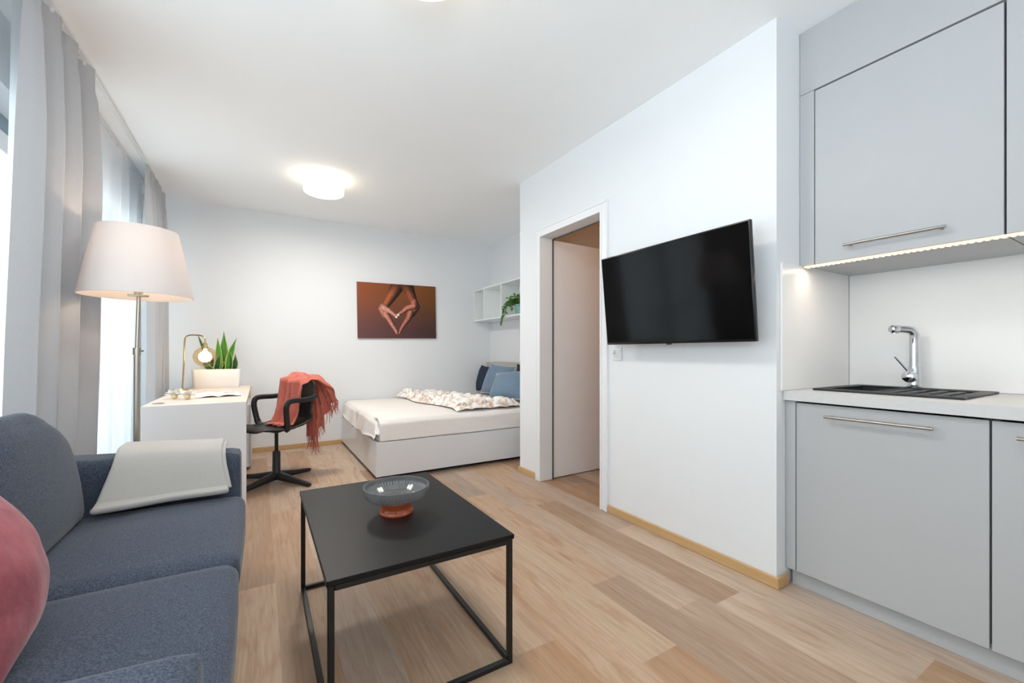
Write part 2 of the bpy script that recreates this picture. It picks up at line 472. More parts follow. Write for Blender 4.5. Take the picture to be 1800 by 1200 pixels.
def set_color(me, name, cols, domain='CORNER'):
    a = me.color_attributes.new(name, 'FLOAT_COLOR', domain)
    for i, c in enumerate(cols):
        a.data[i].color = c

# floor: planks laid along the room, each with a tone of its own
fb = BM(); tones = []
known = {4: (1.29, {0: (0.42, 0.95), 1: (0.62, 0.6)}), 6: (1.034, {0: (0.40, 0.9), 1: (0.72, 0.65)}), 7: (1.503, {0: (0.30, 0.45), 1: (0.62, 0.7)}),
         9: (1.117, {0: (0.78, 0.4), 1: (0.30, 0.6)}), 0: (1.89, {0: (0.30, 0.7), 1: (0.45, 0.7)}), -1: (0.9, {1: (0.66, 0.6)}), 10: (1.9, {0: (0.8, 0.4)}),
         2: (0.75, {1: (0.42, 0.7)}), 3: (2.3, {0: (0.58, 0.75)}), 5: (2.02, {0: (0.66, 0.8)})}
rf = random.Random(3)
PLN = 1.38
for k in range(-7, 22):
    x0, x1 = 0.065 + 0.18 * k, 0.065 + 0.18 * (k + 1)
    x0, x1 = max(x0, -1.15), min(x1, 3.6)
    if x1 <= x0: continue
    jy, kn = known.get(k, (rf.uniform(0, PLN), {}))
    y = jy
    idx = 0
    while y > YR: y -= PLN; idx -= 1
    while y < YB + 0.05:
        y0, y1 = max(y, YR), min(y + PLN, YB + 0.05)
        t = kn.get(idx + 1, None) or (rf.uniform(0.25, 0.85), rf.random())
        if y1 > y0:
            fb.faces.new([fb.verts.new(p) for p in ((x0, y0, 0), (x1, y0, 0), (x1, y1, 0), (x0, y1, 0))])
            tones.append((t[0], t[1], rf.random(), 1))
        y += PLN; idx += 1
fl = struct('floor', fb, M['floor'])
me = fl.data
set_color(me, 'plank', [tones[p.index] for p in me.polygons for _ in p.loop_indices])

b = BM(); box(b, -1.3, 3.7, YR, YB + 0.1, H, H + 0.12); struct('ceiling', b, M['ceil'])
b = BM(); box(b, XL - 0.2, 3.0, YB, YB + 0.12, 0, H); struct('wall_back', b, M['wall'])
b = BM(); box(b, 2.85, 2.97, 3.28, YB, 0, H); box(b, XW, 2.97, 3.20, 3.28, 0, H); struct('wall_alcove', b, M['wall'])
# television wall with the door opening (y 2.20-2.94, up to 2.06)
b = BM()
box(b, XW, XW + 0.1, 1.05, 2.20, 0, H); box(b, XW, XW + 0.1, 2.94, 3.20, 0, H); box(b, XW, XW + 0.1, 2.20, 2.94, 2.06, H)
box(b, XW + 0.1, 2.88, 1.05, 1.15, 0, H)
struct('wall_right', b, M['wall'])
b = BM(); box(b, 2.76, 2.88, YR, 1.05, 0, H); struct('wall_kitchen', b, M['wall'])
b = BM(); box(b, 3.45, 3.55, 1.15, 3.2, 0, H); box(b, 2.97, 3.55, 3.2, 3.3, 0, H); box(b, 2.88, 3.55, 1.05, 1.15, 0, H); struct('wall_hall', b, M['warmlitwall'])
b = BM(); box(b, XW + 0.101, 3.45, 1.15, 3.2, 2.45, 2.50); struct('ceiling_hall', b, M['warmlitwall'])
b = BM(); box(b, XL - 0.22, 2.88, YR - 0.1, YR, 0, H); struct('wall_rear', b, M['wall'])
# window wall: lintel, sill strip and piers
b = BM()
box(b, XL - 0.22, XL, YR, YB, 2.30, H); box(b, XL - 0.22, XL, YR, 5.06, 0, 0.06); box(b, XL - 0.22, XL, 5.06, YB, 0, 2.30)
struct('wall_left', b, M['wall'])

def window(n, y0, y1):
    b = BM(); x0, x1 = XL - 0.2, XL - 0.13
    z0, z1 = 0.06, 2.22
    w = 0.075
    for a0, a1 in ((y0, y0 + w), (y1 - w, y1)): box(b, x0, x1, a0, a1, z0, z1, 0.006)
    box(b, x0, x1, y0 + w, y1 - w, z1 - w - 0.03, z1, 0.006); box(b, x0, x1, y0 + w, y1 - w, z0, z0 + w, 0.006)
    ym = (y0 + y1) / 2; box(b, x0, x1, ym - 0.06, ym + 0.06, z0 + w, z1 - w - 0.03, 0.006)
    o = struct('window_%d' % n, b, M['frame'])
    for s0, s1 in ((y0 + w, ym - 0.06), (ym + 0.06, y1 - w)):
        p = BM(); box(p, x0 + 0.03, x0 + 0.036, s0, s1, z0 + w, z1 - w - 0.03)
        part('pane', p, M['glass'], o, smooth=False)
    p = BM(); box(p, x0 - 0.01, x1, y0, y1, 2.222, 2.298, 0.004)
    part('blind_box', p, M['greyblue'], o, smooth=False)
    p = BM()
    tube(p, [(x1, ym + 0.03, 1.05), (x1 + 0.045, ym + 0.03, 1.05), (x1 + 0.045, ym + 0.03, 0.93)], 0.009, 8)
    part('window_handle', p, M['nickel'], o)
window(1, YR + 0.01, 0.94); window(2, 0.95, 2.99); window(3, 3.0, 5.05)

# balcony outside
b = BM(); box(b, -2.5, XL - 0.23, -1.2, 5.6, -0.2, -0.02)
o = single('balcony_slab', b, M['concrete'], 'pale concrete balcony floor outside the windows', 'balcony', (-1.9, 2.2, -0.2), smooth=False)
t = empty('balcony_railing', 'pale railing at the outer edge of the balcony beyond the windows', 'railing', (-2.4, 2.2, -0.02))
b = BM(); box(b, -2.43, -2.37, -1.1, 5.5, 1.06, 1.10, 0.006); part('top_rail', b, M['frame'], t)
b = BM(); box(b, -2.41, -2.39, -1.1, 5.5, 0.05, 1.02); part('infill_panel', b, M['glass'], t, smooth=False)
for i in range(7):
    b = BM(); y = -1.05 + i * 1.08; box(b, -2.42, -2.38, y - 0.02, y + 0.02, -0.02, 1.06); part('post', b, M['frame'], t, smooth=False)

# skirting
def skirt(bm, a, c, h=0.052, t=0.014):
    x0, x1 = sorted((a[0], c[0])); y0, y1 = sorted((a[1], c[1]))
    box(bm, x0, x1, y0, y1, 0, h, 0.003, 1)
b = BM(); skirt(b, (XL, YB - 0.014), (0.86, YB)); struct('baseboard_back', b, M['base'])
b = BM(); skirt(b, (XW - 0.014, 1.036), (XW, 2.135)); skirt(b, (XW, 1.036), (2.125, 1.05)); skirt(b, (XW - 0.014, 3.005), (XW, 3.28)); skirt(b, (XW - 0.014, 3.28), (2.2, 3.294))
struct('baseboard_right', b, M['base'])

# door casing and leaf
b = BM()
cw, ct = 0.06, 0.016
box(b, XW - ct, XW, 2.20 - cw, 2.20, 0, 2.12, 0.004); box(b, XW - ct, XW, 2.94, 2.94 + cw, 0, 2.12, 0.004); box(b, XW - ct, XW, 2.20, 2.94, 2.06, 2.12, 0.004)
# raised inner bead and jamb lining
for y0, y1 in ((2.192, 2.206), (2.934, 2.948)): box(b, XW - 0.022, XW + 0.11, y0, y1, 0, 2.066, 0.003)
box(b, XW - 0.022, XW + 0.11, 2.206, 2.934, 2.052, 2.066, 0.003)
for y0, y1 in ((2.20 - cw - 0.002, 2.20 - cw + 0.012), (2.94 + cw - 0.012, 2.94 + cw + 0.002)): box(b, XW - 0.021, XW, y0, y1, 0, 2.122, 0.003)
box(b, XW - 0.021, XW, 2.20 - cw, 2.94 + cw, 2.108, 2.122, 0.003)
tr = struct('trim_1', b, M['trimwhite'])
b = BM(); box(b, XW + 0.111, XW + 0.118, 2.925, 2.948, 0.004, 2.05); box(b, XW + 0.111, XW + 0.118, 2.206, 2.925, 2.043, 2.052)  # dark strip put in for the shaded gap between jamb and leaf
part('door_gap_shade', b, M['gap'], tr, smooth=False)
b = BM(); box(b, 0, 0.70, -0.04, 0, 0.008, 2.045, 0.003)
R = Matrix.Translation((XW + 0.118, 2.978, 0)) @ Matrix.Rotation(math.radians(2.0), 4, 'Z')
b.transform(R)
dr = struct('door_1', b, M['door'])
b = BM()
for s in (0.02, -0.06):
    tube(b, [(0.64, s - 0.0, 1.02), (0.64, s + (0.04 if s > 0 else -0.02), 1.02), (0.52, s + (0.04 if s > 0 else -0.02), 1.02)], 0.009, 10)
b.transform(R); part('door_handle', b, M['nickel'], dr)
b = BM()
for z in (0.3, 1.0, 1.75): tube(b, [(XW + 0.118, 2.955, z), (XW + 0.118, 2.955, z + 0.09)], 0.007, 8)
part('hinge', b, M['nickel'], dr)

# ------------------------------------------------------------------ kitchen
KX = 2.115  # face of the base fronts
def handle(bm, x, y0, y1, z, r=0.006):
    tube(bm, [(x - 0.032, y0, z), (x - 0.032, y1, z)], r, 12)
    for y in (y0 + 0.018, y1 - 0.018): tube(bm, [(x, y, z), (x - 0.032, y, z)], r * 0.85, 10)

def base_cab(y0, y1, label, hy):
    t = empty('base_cabinet', label, 'kitchen cabinet', (2.43, (y0 + y1) / 2, 0.09), group=None)
    b = BM(); 
    for q in ((KX + 0.022, 2.74, y0, y0 + 0.018, 0.092, 0.855), (KX + 0.022, 2.74, y1 - 0.018, y1, 0.092, 0.855), (KX + 0.022, 2.74, y0 + 0.018, y1 - 0.018, 0.092, 0.11), (2.73, 2.74, y0 + 0.018, y1 - 0.018, 0.11, 0.855)): box(b, *q)
    part('body', b, M['gap'], t, smooth=False)
    b = BM(); box(b, KX, KX + 0.019, y0 + 0.002, y1 - 0.002, 0.08, 0.852, 0.0012, 1); d = part('door', b, M['kitchen'], t)
    b = BM(); handle(b, KX, hy[0], hy[1], 0.805); part('handle', b, M['steel'], d, label='long brushed steel bar handle')
    return t
base_cab(0.402, 1.004, 'grey kitchen base cabinet under the sink with wide bar handle', (0.535, 0.878))
base_cab(-0.200, 0.400, 'grey kitchen base cabinet cut off at right edge, beside the sink cabinet', (-0.07, 0.338))
b = BM(); box(b, KX, 2.74, 1.006, 1.048, 0.08, 0.858, 0.001, 1)
single('filler_panel', b, M['kitchen'], 'narrow grey upright filler strip between wall corner and sink cabinet', 'panel', (2.43, 1.03, 0.08))
b = BM(); box(b, KX + 0.032, KX + 0.05, -0.2, 1.034, 0.001, 0.088)
single('plinth_board', b, M['kitchen'], 'grey recessed plinth board along the floor under the base cabinets', 'plinth', (KX + 0.04, 0.4, 0.001), smooth=False)
# worktop with a cut-out for the sink
SX0, SX1, SY0, SY1 = 2.232, 2.712, 0.488, 0.988
WZ = 0.905
b = BM()
cx0, cx1, cy0, cy1 = SX0 + 0.02, SX1 - 0.02, SY0 + 0.02, SY1 - 0.02
wx0, wx1, wy0, wy1 = KX - 0.022, 2.758, -0.2, 1.048
for r in ((wx0, cx0, wy0, wy1), (cx1, wx1, wy0, wy1), (cx0, cx1, wy0, cy0), (cx0, cx1, cy1, wy1)):
    box(b, *r, 0.862, WZ)
bmesh.ops.remove_doubles(b, verts=b.verts[:], dist=1e-5)
single('worktop', b, M['worktop'], 'pale grey kitchen worktop with a black sink set in it', 'worktop', (2.43, 0.42, 0.862), smooth=False)
# sink
t = empty('kitchen_sink', 'black composite sink with ridged drainer set in the pale worktop', 'sink', (2.46, 0.75, WZ))
b = BM(); rz0, rz1 = WZ - 0.0, WZ + 0.010
by = 0.775   # bowl / drainer divide
rim = ((SX0, SX0 + 0.045, SY0, SY1), (SX1 - 0.065, SX1, SY0, SY1), (SX0 + 0.045, SX1 - 0.065, SY0, SY0 + 0.045), (SX0 + 0.045, SX1 - 0.065, SY1 - 0.045, SY1))
for r in rim: box(b, *r, rz0 + 0.0004, rz1, 0.003)
part('rim', b, M['sink'], t)
b = BM()
X0, X1, Y0, Y1 = SX0 + 0.045, SX1 - 0.065, by + 0.01, SY1 - 0.045
zb = WZ - 0.17
for q in ((X0 - 0.006, X0, Y0, Y1), (X1, X1 + 0.006, Y0, Y1), (X0, X1, Y0 - 0.006, Y0), (X0, X1, Y1, Y1 + 0.006)): box(b, *q, zb, rz1 - 0.002)
box(b, X0, X1, Y0, Y1, zb - 0.006, zb)
lathe(b, [(0.0, 0.0), (0.035, 0.0), (0.04, 0.004), (0.0, 0.005)], 20, ((X0 + X1) / 2, (Y0 + Y1) / 2, zb))
part('basin', b, M['sink'], t, smooth=False)
b = BM(); box(b, X0, X1, SY0 + 0.045, by, WZ - 0.006, WZ + 0.001, 0.001, 1)
for i in range(4):
    y = SY0 + 0.075 + i * 0.055; box(b, X0 + 0.03, X1 - 0.04, y, y + 0.028, WZ + 0.0, WZ + 0.007, 0.003)
box(b, X0, X1, by - 0.0, by + 0.006, WZ - 0.02, WZ + 0.006, 0.002)
part('drainer', b, M['sink'], t)
# faucet
FX, FY, FZ = 2.678, 0.752, WZ + 0.0105
t = empty('kitchen_faucet', 'chrome single-lever kitchen faucet standing behind the black sink', 'faucet', (FX, FY, FZ))
b = BM(); lathe(b, [(0.0, 0), (0.030, 0), (0.030, 0.006), (0.025, 0.009), (0.025, 0.085), (0.023, 0.09), (0.023, 0.10), (0.0, 0.10)], 28, (FX, FY, FZ)); part('body', b, M['chrome'], t)
d = Vector((-0.78, 0.62, 0)).normalized()
pts = [Vector((FX, FY, FZ + z)) for z in (0.10, 0.2, 0.25)]
c0 = Vector((FX, FY, FZ + 0.272))
pts += [c0 - Vector((0, 0, 0.012)) + d * 0.006, c0 + d * 0.016 + Vector((0, 0, 0.001)), c0 + d * 0.03 + Vector((0, 0, 0.003)), c0 + d * 0.05 + Vector((0, 0, 0.005)), c0 + d * 0.068 + Vector((0, 0, 0.006))]
b = BM(); tube(b, pts, [0.019, 0.019, 0.019, 0.019, 0.0185, 0.0175, 0.0165, 0.0165], 18)
e = pts[-1]; tube(b, [e, e + d * 0.004, e + d * 0.03, e + d * 0.036], [0.0165, 0.019, 0.019, 0.014], 18)
q = e + d * 0.017; tube(b, [q, q - Vector((0, 0, 0.022))], 0.0105, 14)
part('spout', b, M['chrome'], t)
d2 = Vector((-0.9, 0.10, 0)).normalized(); c1 = Vector((FX, FY, FZ + 0.052))
b = BM(); tube(b, [c1 + d2 * 0.01, c1 + d2 * 0.03, c1 + d2 * 0.055, c1 + d2 * 0.066, c1 + d2 * 0.07], [0.02, 0.026, 0.027, 0.022, 0.008], 20); k = part('lever_knob', b, M['chrome'], t)
b = BM(); p0 = c1 + d2 * 0.045 + Vector((0, 0, 0.02)); tube(b, [p0, p0 + Vector((-0.03, 0.045, 0.075))], [0.0055, 0.004], 10); part('lever', b, M['chrome'], k)

# splashback panels
b = BM(); box(b, 2.748, 2.7594, -0.19, 1.039, WZ + 0.001, 1.498, 0.001, 1)
single('splashback', b, M['splash'], 'glossy white splashback panel on the wall behind the sink', 'splashback', (2.754, 0.42, WZ + 0.001))
b = BM(); box(b, 2.07, 2.747, 1.040, 1.0495, WZ + 0.001, 1.498, 0.001, 1)
single('splashback', b, M['splash'], 'white side splashback panel left of the worktop, next to wall corner', 'splashback', (2.4, 1.045, WZ + 0.001))

# wall cabinets
UX = 2.245
def wall_cab(y0, y1, label, hy):
    t = empty('upper_cabinet', label, 'kitchen cabinet', (2.5, (y0 + y1) / 2, 1.5))
    b = BM(); box(b, UX + 0.021, 2.745, y0, y1, 1.500, 2.32); part('body', b, M['gap'], t, smooth=False)
    b = BM(); box(b, UX, UX + 0.019, y0 + 0.002, y1 - 0.002, 1.497, 2.312, 0.0012, 1); d = part('door', b, M['kitchen'], t)
    if hy:
        b = BM(); handle(b, UX, hy[0], hy[1], 1.556); part('handle', b, M['steel'], d, label='long brushed steel bar handle')
    b = BM(); box(b, UX + 0.03, 2.744, y0 + 0.001, y1 - 0.001, 1.4935, 1.4995); part('bottom_panel', b, M['kitchen'], t, smooth=False)
    return t
wall_cab(0.392, 0.985, 'grey wall cabinet with bar handle above the sink, next to corner', (0.533, 0.86))
wall_cab(-0.200, 0.390, 'grey wall cabinet cut off at right edge of picture', (-0.06, 0.27))
b = BM(); box(b, UX, 2.745, 0.987, 1.048, 1.497, 2.318, 0.001, 1)
single('filler_panel', b, M['kitchen'], 'narrow grey filler strip left of the wall cabinet door', 'panel', (2.5, 1.02, 1.497))
b = BM(); box(b, UX, 2.745, -0.2, 1.048, 2.3205, H - 0.001, 0.001, 1)
single('filler_panel', b, M['kitchen'], 'wide grey panel between the wall cabinets and the ceiling', 'panel', (2.5, 0.42, 2.3205))
t = empty('light_rail', 'warm LED light strip under the front edge of the wall cabinets', 'light strip', (UX + 0.012, 0.42, 1.4845))
b = BM(); box(b, UX + 0.002, UX + 0.024, -0.2, 1.03, 1.488, 1.4955); part('channel', b, M['ledstrip'], t, smooth=False)
b = BM()
for i in range(61):
    y = -0.19 + i * 0.02; box(b, UX + 0.002, UX + 0.018, y, y + 0.009, 1.4855, 1.4885)
o = part('diode', b, M['led'], t, smooth=False); o['kind'] = 'stuff'

# ------------------------------------------------------------------ television, switch
TY0, TY1 = 1.078, 2.032
tb, tt = Vector((1.925, 0, 1.131)), Vector((1.872, 0, 1.676))
t = empty('television', 'large black flat television tilted down on the white wall', 'television', (1.95, (TY0 + TY1) / 2, 1.131))
ux = (tt - tb).normalized(); nx = Vector((ux.z, 0, -ux.x))   # pointing to the wall
def tvbox(bm, y0, y1, a0, a1, d0, d1, bev=0.0):
    q = BM(); box(q, d0, d1, y0, y1, a0, a1, bev)
    Mx = Matrix(((nx.x, 0, ux.x, tb.x), (0, 1, 0, 0), (nx.z, 0, ux.z, tb.z), (0, 0, 0, 1)))
    q.transform(Mx); merge(bm, q)
hh = (tt - tb).length
b = BM(); tvbox(b, TY0, TY1, 0, hh, 0.001, 0.022, 0.003); tvbox(b, TY0 + 0.15, TY1 - 0.15, 0.05, hh - 0.16, 0.02, 0.058, 0.008); part('housing', b, M['tvblack'], t)
b = BM(); tvbox(b, TY0 + 0.007, TY1 - 0.007, 0.013, hh - 0.007, -0.0015, 0.0012); part('screen', b, M['screen'], t, smooth=False)
b = BM(); tvbox(b, 1.545, 1.575, -0.006, 0.002, 0.004, 0.016, 0.002); part('sensor', b, M['tvblack'], t)
b = BM(); box(b, 2.025, 2.039, 1.45, 1.67, 1.25, 1.50); box(b, 1.965, 2.028, 1.49, 1.52, 1.36, 1.40); box(b, 1.965, 2.028, 1.60, 1.63, 1.36, 1.40); part('bracket', b, M['blackmetal'], t, smooth=False)
t = empty('light_switch', 'small white wall switch below the television by the door casing', 'switch', (XW, 2.055, 1.05))
b = BM(); box(b, XW - 0.008, XW - 0.0003, 2.015, 2.095, 1.03, 1.115, 0.003); part('plate', b, M['trimwhite'], t)
b = BM(); box(b, XW - 0.012, XW - 0.007, 2.025, 2.06, 1.045, 1.10, 0.002); part('rocker', b, M['trimwhite'], t)
b = BM(); tube(b, [(XW - 0.007, 2.075, 1.085), (XW - 0.03, 2.075, 1.085), (XW - 0.033, 2.075, 1.085)], [0.013, 0.012, 0.008], 16); part('knob', b, M['trimwhite'], t)

# ------------------------------------------------------------------ ceiling lamps
def drum(x, y, label):
    t = empty('ceiling_lamp', label, 'ceiling lamp', (x, y, H), group='round ceiling lamps')
    b = BM(); lathe(b, [(0.0, 0), (0.10, 0), (0.10, -0.035), (0.0, -0.035)], 32, (x, y, H - 0.0005)); part('mount', b, M['trimwhite'], t)
    b = BM(); r = 0.165
    lathe(b, [(0.0, -0.032), (r - 0.012, -0.032), (r, -0.042), (r, -0.118), (r - 0.004, -0.126), (r - 0.014, -0.131), (0.0, -0.134)], 48, (x, y, H)); part('diffuser', b, M['diffuser'], t)
drum(0.49, 4.07, 'lit round white drum lamp on the ceiling before the back wall')
drum(0.515, 1.492, 'lit ceiling lamp cut off by the top edge of the picture')

# ------------------------------------------------------------------ curtains
t = empty('curtain_rail', 'white double curtain track fixed to the ceiling above the windows', 'curtain rail', (-0.83, 2.6, H))
for x in (-0.785, -0.893):
    b = BM(); box(b, x - 0.012, x + 0.012, -0.6, 5.25, H - 0.018, H - 0.0005); box(b, x - 0.004, x + 0.004, -0.6, 5.25, H - 0.02, H - 0.017); part('track', b, M['rail'], t, smooth=False)

def curtain(name, label, y0, y1, x, m, folds, amp, z0=0.02, z1=H - 0.024, flare=0.0, seed=0, group=None, thick=0.0, lean=0.0, nu=None):
    """hanging cloth; fold phase drifts so that pleats differ"""
    b = BM(); rr = random.Random(seed)
    ph = [rr.uniform(-0.5, 0.5) for _ in range(12)]
    am = [rr.uniform(0.6, 1.2) for _ in range(12)]
    nu = nu or int(folds * 22); nv = 46
    def f(u, v):
        z = z1 + (z0 - z1) * v
        s = u * folds
        i = int(s) % 11; k = s - int(s); k = k * k * (3 - 2 * k)
        p = ph[i] * (1 - k) + ph[i + 1] * k; a = am[i] * (1 - k) + am[i + 1] * k
        A = amp * a * (0.55 + 0.45 * sstep(0.0, 0.25, v) + 0.15 * v)
        w = 2 * PI * (s + 0.25 * p) + 0.5 * math.sin(v * 3 + i) * 0.25
        sn = math.sin(w)
        dx = A * (math.copysign(abs(sn) ** 0.75, sn))
        # pinch of the heading tape
        if v < 0.045: dx *= 0.75
        yy = y0 + (y1 - y0) * u + 0.25 * amp * math.sin(2 * w) * (0.4 + v)
        yy += flare * v * (2 * u - 1)
        yy += 0.012 * noise.noise(Vector((u * 5, v * 2.5, seed)))
        dx += 0.014 * noise.noise(Vector((u * 6 + seed, v * 3, 2.0))) * v
        return (x + dx - lean * v, yy, z)
    grid(b, nu, nv, f)
    return b
def hang(name, label, y0, y1, x, m, folds, amp, hooks=True, **kw):
    b = curtain(name, label, y0, y1, x, m, folds, amp, **kw)
    c = 'curtain'
    t = empty(name, label, c, (x, (y0 + y1) / 2, 0.02), group=kw.get('group'))
    o = part('cloth', b, m, t, angle=80)
    if hooks:
        b = BM(); n = int(folds * 2) + 1
        for i in range(n):
            y = y0 + 0.02 + (y1 - y0 - 0.04) * i / max(1, n - 1)
            box(b, x - 0.006, x + 0.006, y - 0.005, y + 0.005, H - 0.04, H - 0.0195, 0.001, 1)
        part('glider', b, M['rail'], t, smooth=False)['kind'] = 'stuff'
    return o
hang('curtain', 'heavy grey curtain gathered at left behind the sofa', 2.42, 3.16, -0.785, M['curtain'], 3.7, 0.062, flare=0.03, seed=4, lean=0.06)
hang('curtain', 'grey curtain gathered by the back wall beyond the desk', 4.42, 5.17, -0.785, M['curtain'], 4.4, 0.05, flare=0.02, seed=9)
hang('sheer_curtain', 'white see-through net curtain hanging between the two grey curtains', 2.60, 4.90, -0.893, M['sheer'], 9.0, 0.013, seed=5, z0=0.065, lean=0.06)

# ------------------------------------------------------------------ sofa
t = empty('sofa', 'blue-grey fabric two-seat sofa under the windows at left', 'sofa', (-0.42, 1.63, 0))
b = BM(); softbox(b, -0.765, -0.09, 0.84, 2.42, 0.07, 0.29, 0.025, 0.0); part('base', b, M['sofa'], t, angle=60)
for y0, y1 in ((0.665, 0.862), (2.402, 2.566)):
    b = BM(); softbox(b, -0.765, -0.078, y0, y1, 0.07, 0.602, 0.022, 0.004, n=18)
    for v in b.verts:
        if v.co.z > 0.3: v.co.z += 0.035 * max(0, min(1, (-0.1 - v.co.x) / 0.6))
    part('armrest', b, M['sofa'], t, angle=60)
for y0, y1, sd in ((0.866, 1.652, 1), (1.656, 2.398, 2)):
    b = BM(); softbox(b, -0.66, -0.058, y0, y1, 0.272, 0.41, 0.042, 0.020, n=20, pw=(0.4, 0.2, 1)); part('seat_cushion', b, M['sofa'], t, angle=60)
    # piping seam along the front edge
# backrest cushions: rounded at the top outer corner, leaning back
for y0, y1 in ((0.868, 1.630), (1.634, 2.380)):
    b = BM(); softbox(b, -0.08, 0.08, y0, y1, 0, 0.48, 0.078, 0.03, n=20, pw=(1, 0.1, 0.4))
    for v in b.verts:
        k = v.co.z / 0.48
        # rounded shoulders
        hw = (y1 - y0) / 2; yc = (y0 + y1) / 2; d = (v.co.y - yc) / hw
        v.co.z -= 0.12 * max(0, abs(d) - 0.25) ** 2 / 0.45 * max(0, k) ** 2
        v.co.y = yc + (v.co.y - yc) * (1 - 0.13 * k ** 3)
        v.co.x *= 1 - 0.28 * k
        v.co.x += -0.672 - 0.03 * k; v.co.z += 0.385
    part('back_cushion', b, M['sofa'], t, angle=60)
for x, y in ((-0.70, 0.75), (-0.16, 0.75), (-0.70, 2.48), (-0.16, 2.48)):
    b = BM(); lathe(b, [(0.0, 0), (0.018, 0), (0.026, 0.085), (0.0, 0.085)], 16, (x, y, 0)); part('leg', b, M['sofaleg'], t)

# pink velvet cushion leaning on the backrest
b = BM()
Mx = Matrix.Translation((-0.495, 1.325, 0.61)) @ Matrix.Rotation(math.radians(-82), 4, 'Z') @ Matrix.Rotation(math.radians(14), 4, 'X') @ Matrix.Rotation(math.radians(6), 4, 'Y')
cushion(b, 0.37, 0.325, 0.165, 40, 0.10, 3, Mx)
zmin = min(v.co.z for v in b.verts)
for v in b.verts: v.co.z += 0.431 - zmin
single('pillow', b, M['velvet'], 'dusty pink velvet cushion on the sofa at left edge', 'cushion', (-0.495, 1.325, 0.431), angle=70)

# folded grey throw over the far armrest
def throw_pt(u, v, th=0.0):
    # u along the arm (from back to front), v: 0 behind the arm top -> over -> down to the seat
    x = -0.522 + 0.375 * u
    top = 0.648 - 0.022 * u
    tab = [(0.0, 2.560, top - 0.012), (0.07, 2.545, top + 0.004), (0.28, 2.46, top + 0.006), (0.36, 2.415, top + 0.003), (0.42, 2.388, top - 0.012), (0.50, 2.374, top - 0.05), (0.90, 2.345, 0.465), (0.95, 2.325, 0.447), (1.0, 2.31, 0.443)]
    y, z = interp(tab, v)
    k = max(0, (v - 0.42) / 0.58)
    x += -0.05 * k * (1 - u) + 0.03 * k * u
    y -= 0.05 * k * max(0.0, 1 - u) ** 1.5
    y += 0.006 * math.sin(u * 9 + v * 3) * k
    return Vector((x, y, z))
t = empty('throw_blanket', 'folded pale grey throw blanket draped over the far sofa armrest', 'blanket', (-0.36, 2.42, 0.44))
b = BM(); grid(b, 26, 40, lambda u, v: throw_pt(u, v)); o = part('cloth', b, M['greythrow'], t, angle=80)
solid(o, 0.026, 1.0, 1)
b = BM(); grid(b, 8, 26, lambda u, v: throw_pt(0.97 + u * 0.06, 0.05 + 0.93 * v * 0.92) + Vector((0, -0.004, -0.003))); o = part('under_fold', b, M['greythrow'], t, angle=80); solid(o, 0.016, 1.0, 1)

# ------------------------------------------------------------------ coffee table and bowl
X0, X1, Y0, Y1 = 0.158, 0.762, 1.262, 2.158
t = empty('coffee_table', 'black coffee table with square-tube metal frame beside the sofa', 'table', ((X0 + X1) / 2, (Y0 + Y1) / 2, 0))
b = BM(); box(b, X0, X1, Y0, Y1, 0.434, 0.450, 0.0015, 1); part('tabletop', b, M['tabletop'], t)
s = 0.018; i0, i1, j0, j1 = X0 + 0.004, X1 - 0.004, Y0 + 0.004, Y1 - 0.004
for x in (i0, i1 - s):
    for y in (j0, j1 - s):
        b = BM(); box(b, x, x + s, y, y + s, 0, 0.434, 0.002, 1); part('leg', b, M['blackmetal'], t)
for nm, z in (('top_frame', 0.416), ('bottom_frame', 0.0)):
    b = BM()
    box(b, i0 + s, i1 - s, j0, j0 + s, z, z + s, 0.002, 1); box(b, i0 + s, i1 - s, j1 - s, j1, z, z + s, 0.002, 1)
    box(b, i0, i0 + s, j0 + s, j1 - s, z, z + s, 0.002, 1); box(b, i1 - s, i1, j0 + s, j1 - s, z, z + s, 0.002, 1)
    part(nm, b, M['blackmetal'], t)
bc = (0.466, 1.674, 0.4502)
t = empty('glass_bowl', 'ribbed smoky glass bowl on amber foot, standing on black coffee table', 'bowl', bc)
b = BM()
prof = [(0.0, 0.053), (0.07, 0.053), (0.098, 0.058), (0.116, 0.071), (0.124, 0.088), (0.126, 0.108), (0.1235, 0.1095), (0.1205, 0.107), (0.118, 0.090), (0.110, 0.076), (0.094, 0.064), (0.068, 0.058), (0.0, 0.058)]
lathe(b, prof, 120, bc, ribs=60, amp=0.016)
part('bowl', b, M['smoke'], t, label='grey ribbed glass dish', angle=6)
b = BM()
lathe(b, [(0.054, 0.052), (0.054, 0.040), (0.056, 0.022), (0.060, 0.012), (0.064, 0.006), (0.064, 0.001), (0.058, 0.0005), (0.054, 0.010), (0.050, 0.024), (0.049, 0.052)], 120, bc, ribs=60, amp=0.012, closed=True)
part('foot', b, M['amber'], t, label='amber ribbed glass foot', angle=6)

# ------------------------------------------------------------------ floor lamp
LX, LY = -0.532, 2.79
t = empty('floor_lamp', 'tall floor lamp with tapered off-white shade behind the sofa', 'lamp', (LX, LY, 0))
b = BM(); lathe(b, [(0.0, 0), (0.14, 0), (0.145, 0.006), (0.14, 0.018), (0.02, 0.026), (0.0, 0.026)], 40, (LX, LY, 0.0)); part('base', b, M['nickel'], t)
b = BM(); tube(b, [(LX, LY, 0.02), (LX + 0.004, LY, 1.095)], 0.0125, 16); part('pole', b, M['nickel'], t)
b = BM(); tube(b, [(LX + 0.004, LY, 1.08), (LX + 0.012, LY, 1.40)], 0.0085, 14)
tube(b, [(LX + 0.004, LY, 1.07), (LX + 0.0045, LY, 1.105)], 0.0165, 16); tube(b, [(LX + 0.006, LY, 1.09), (LX + 0.03, LY - 0.01, 1.09)], 0.005, 8); part('upper_pole', b, M['nickel'], t)
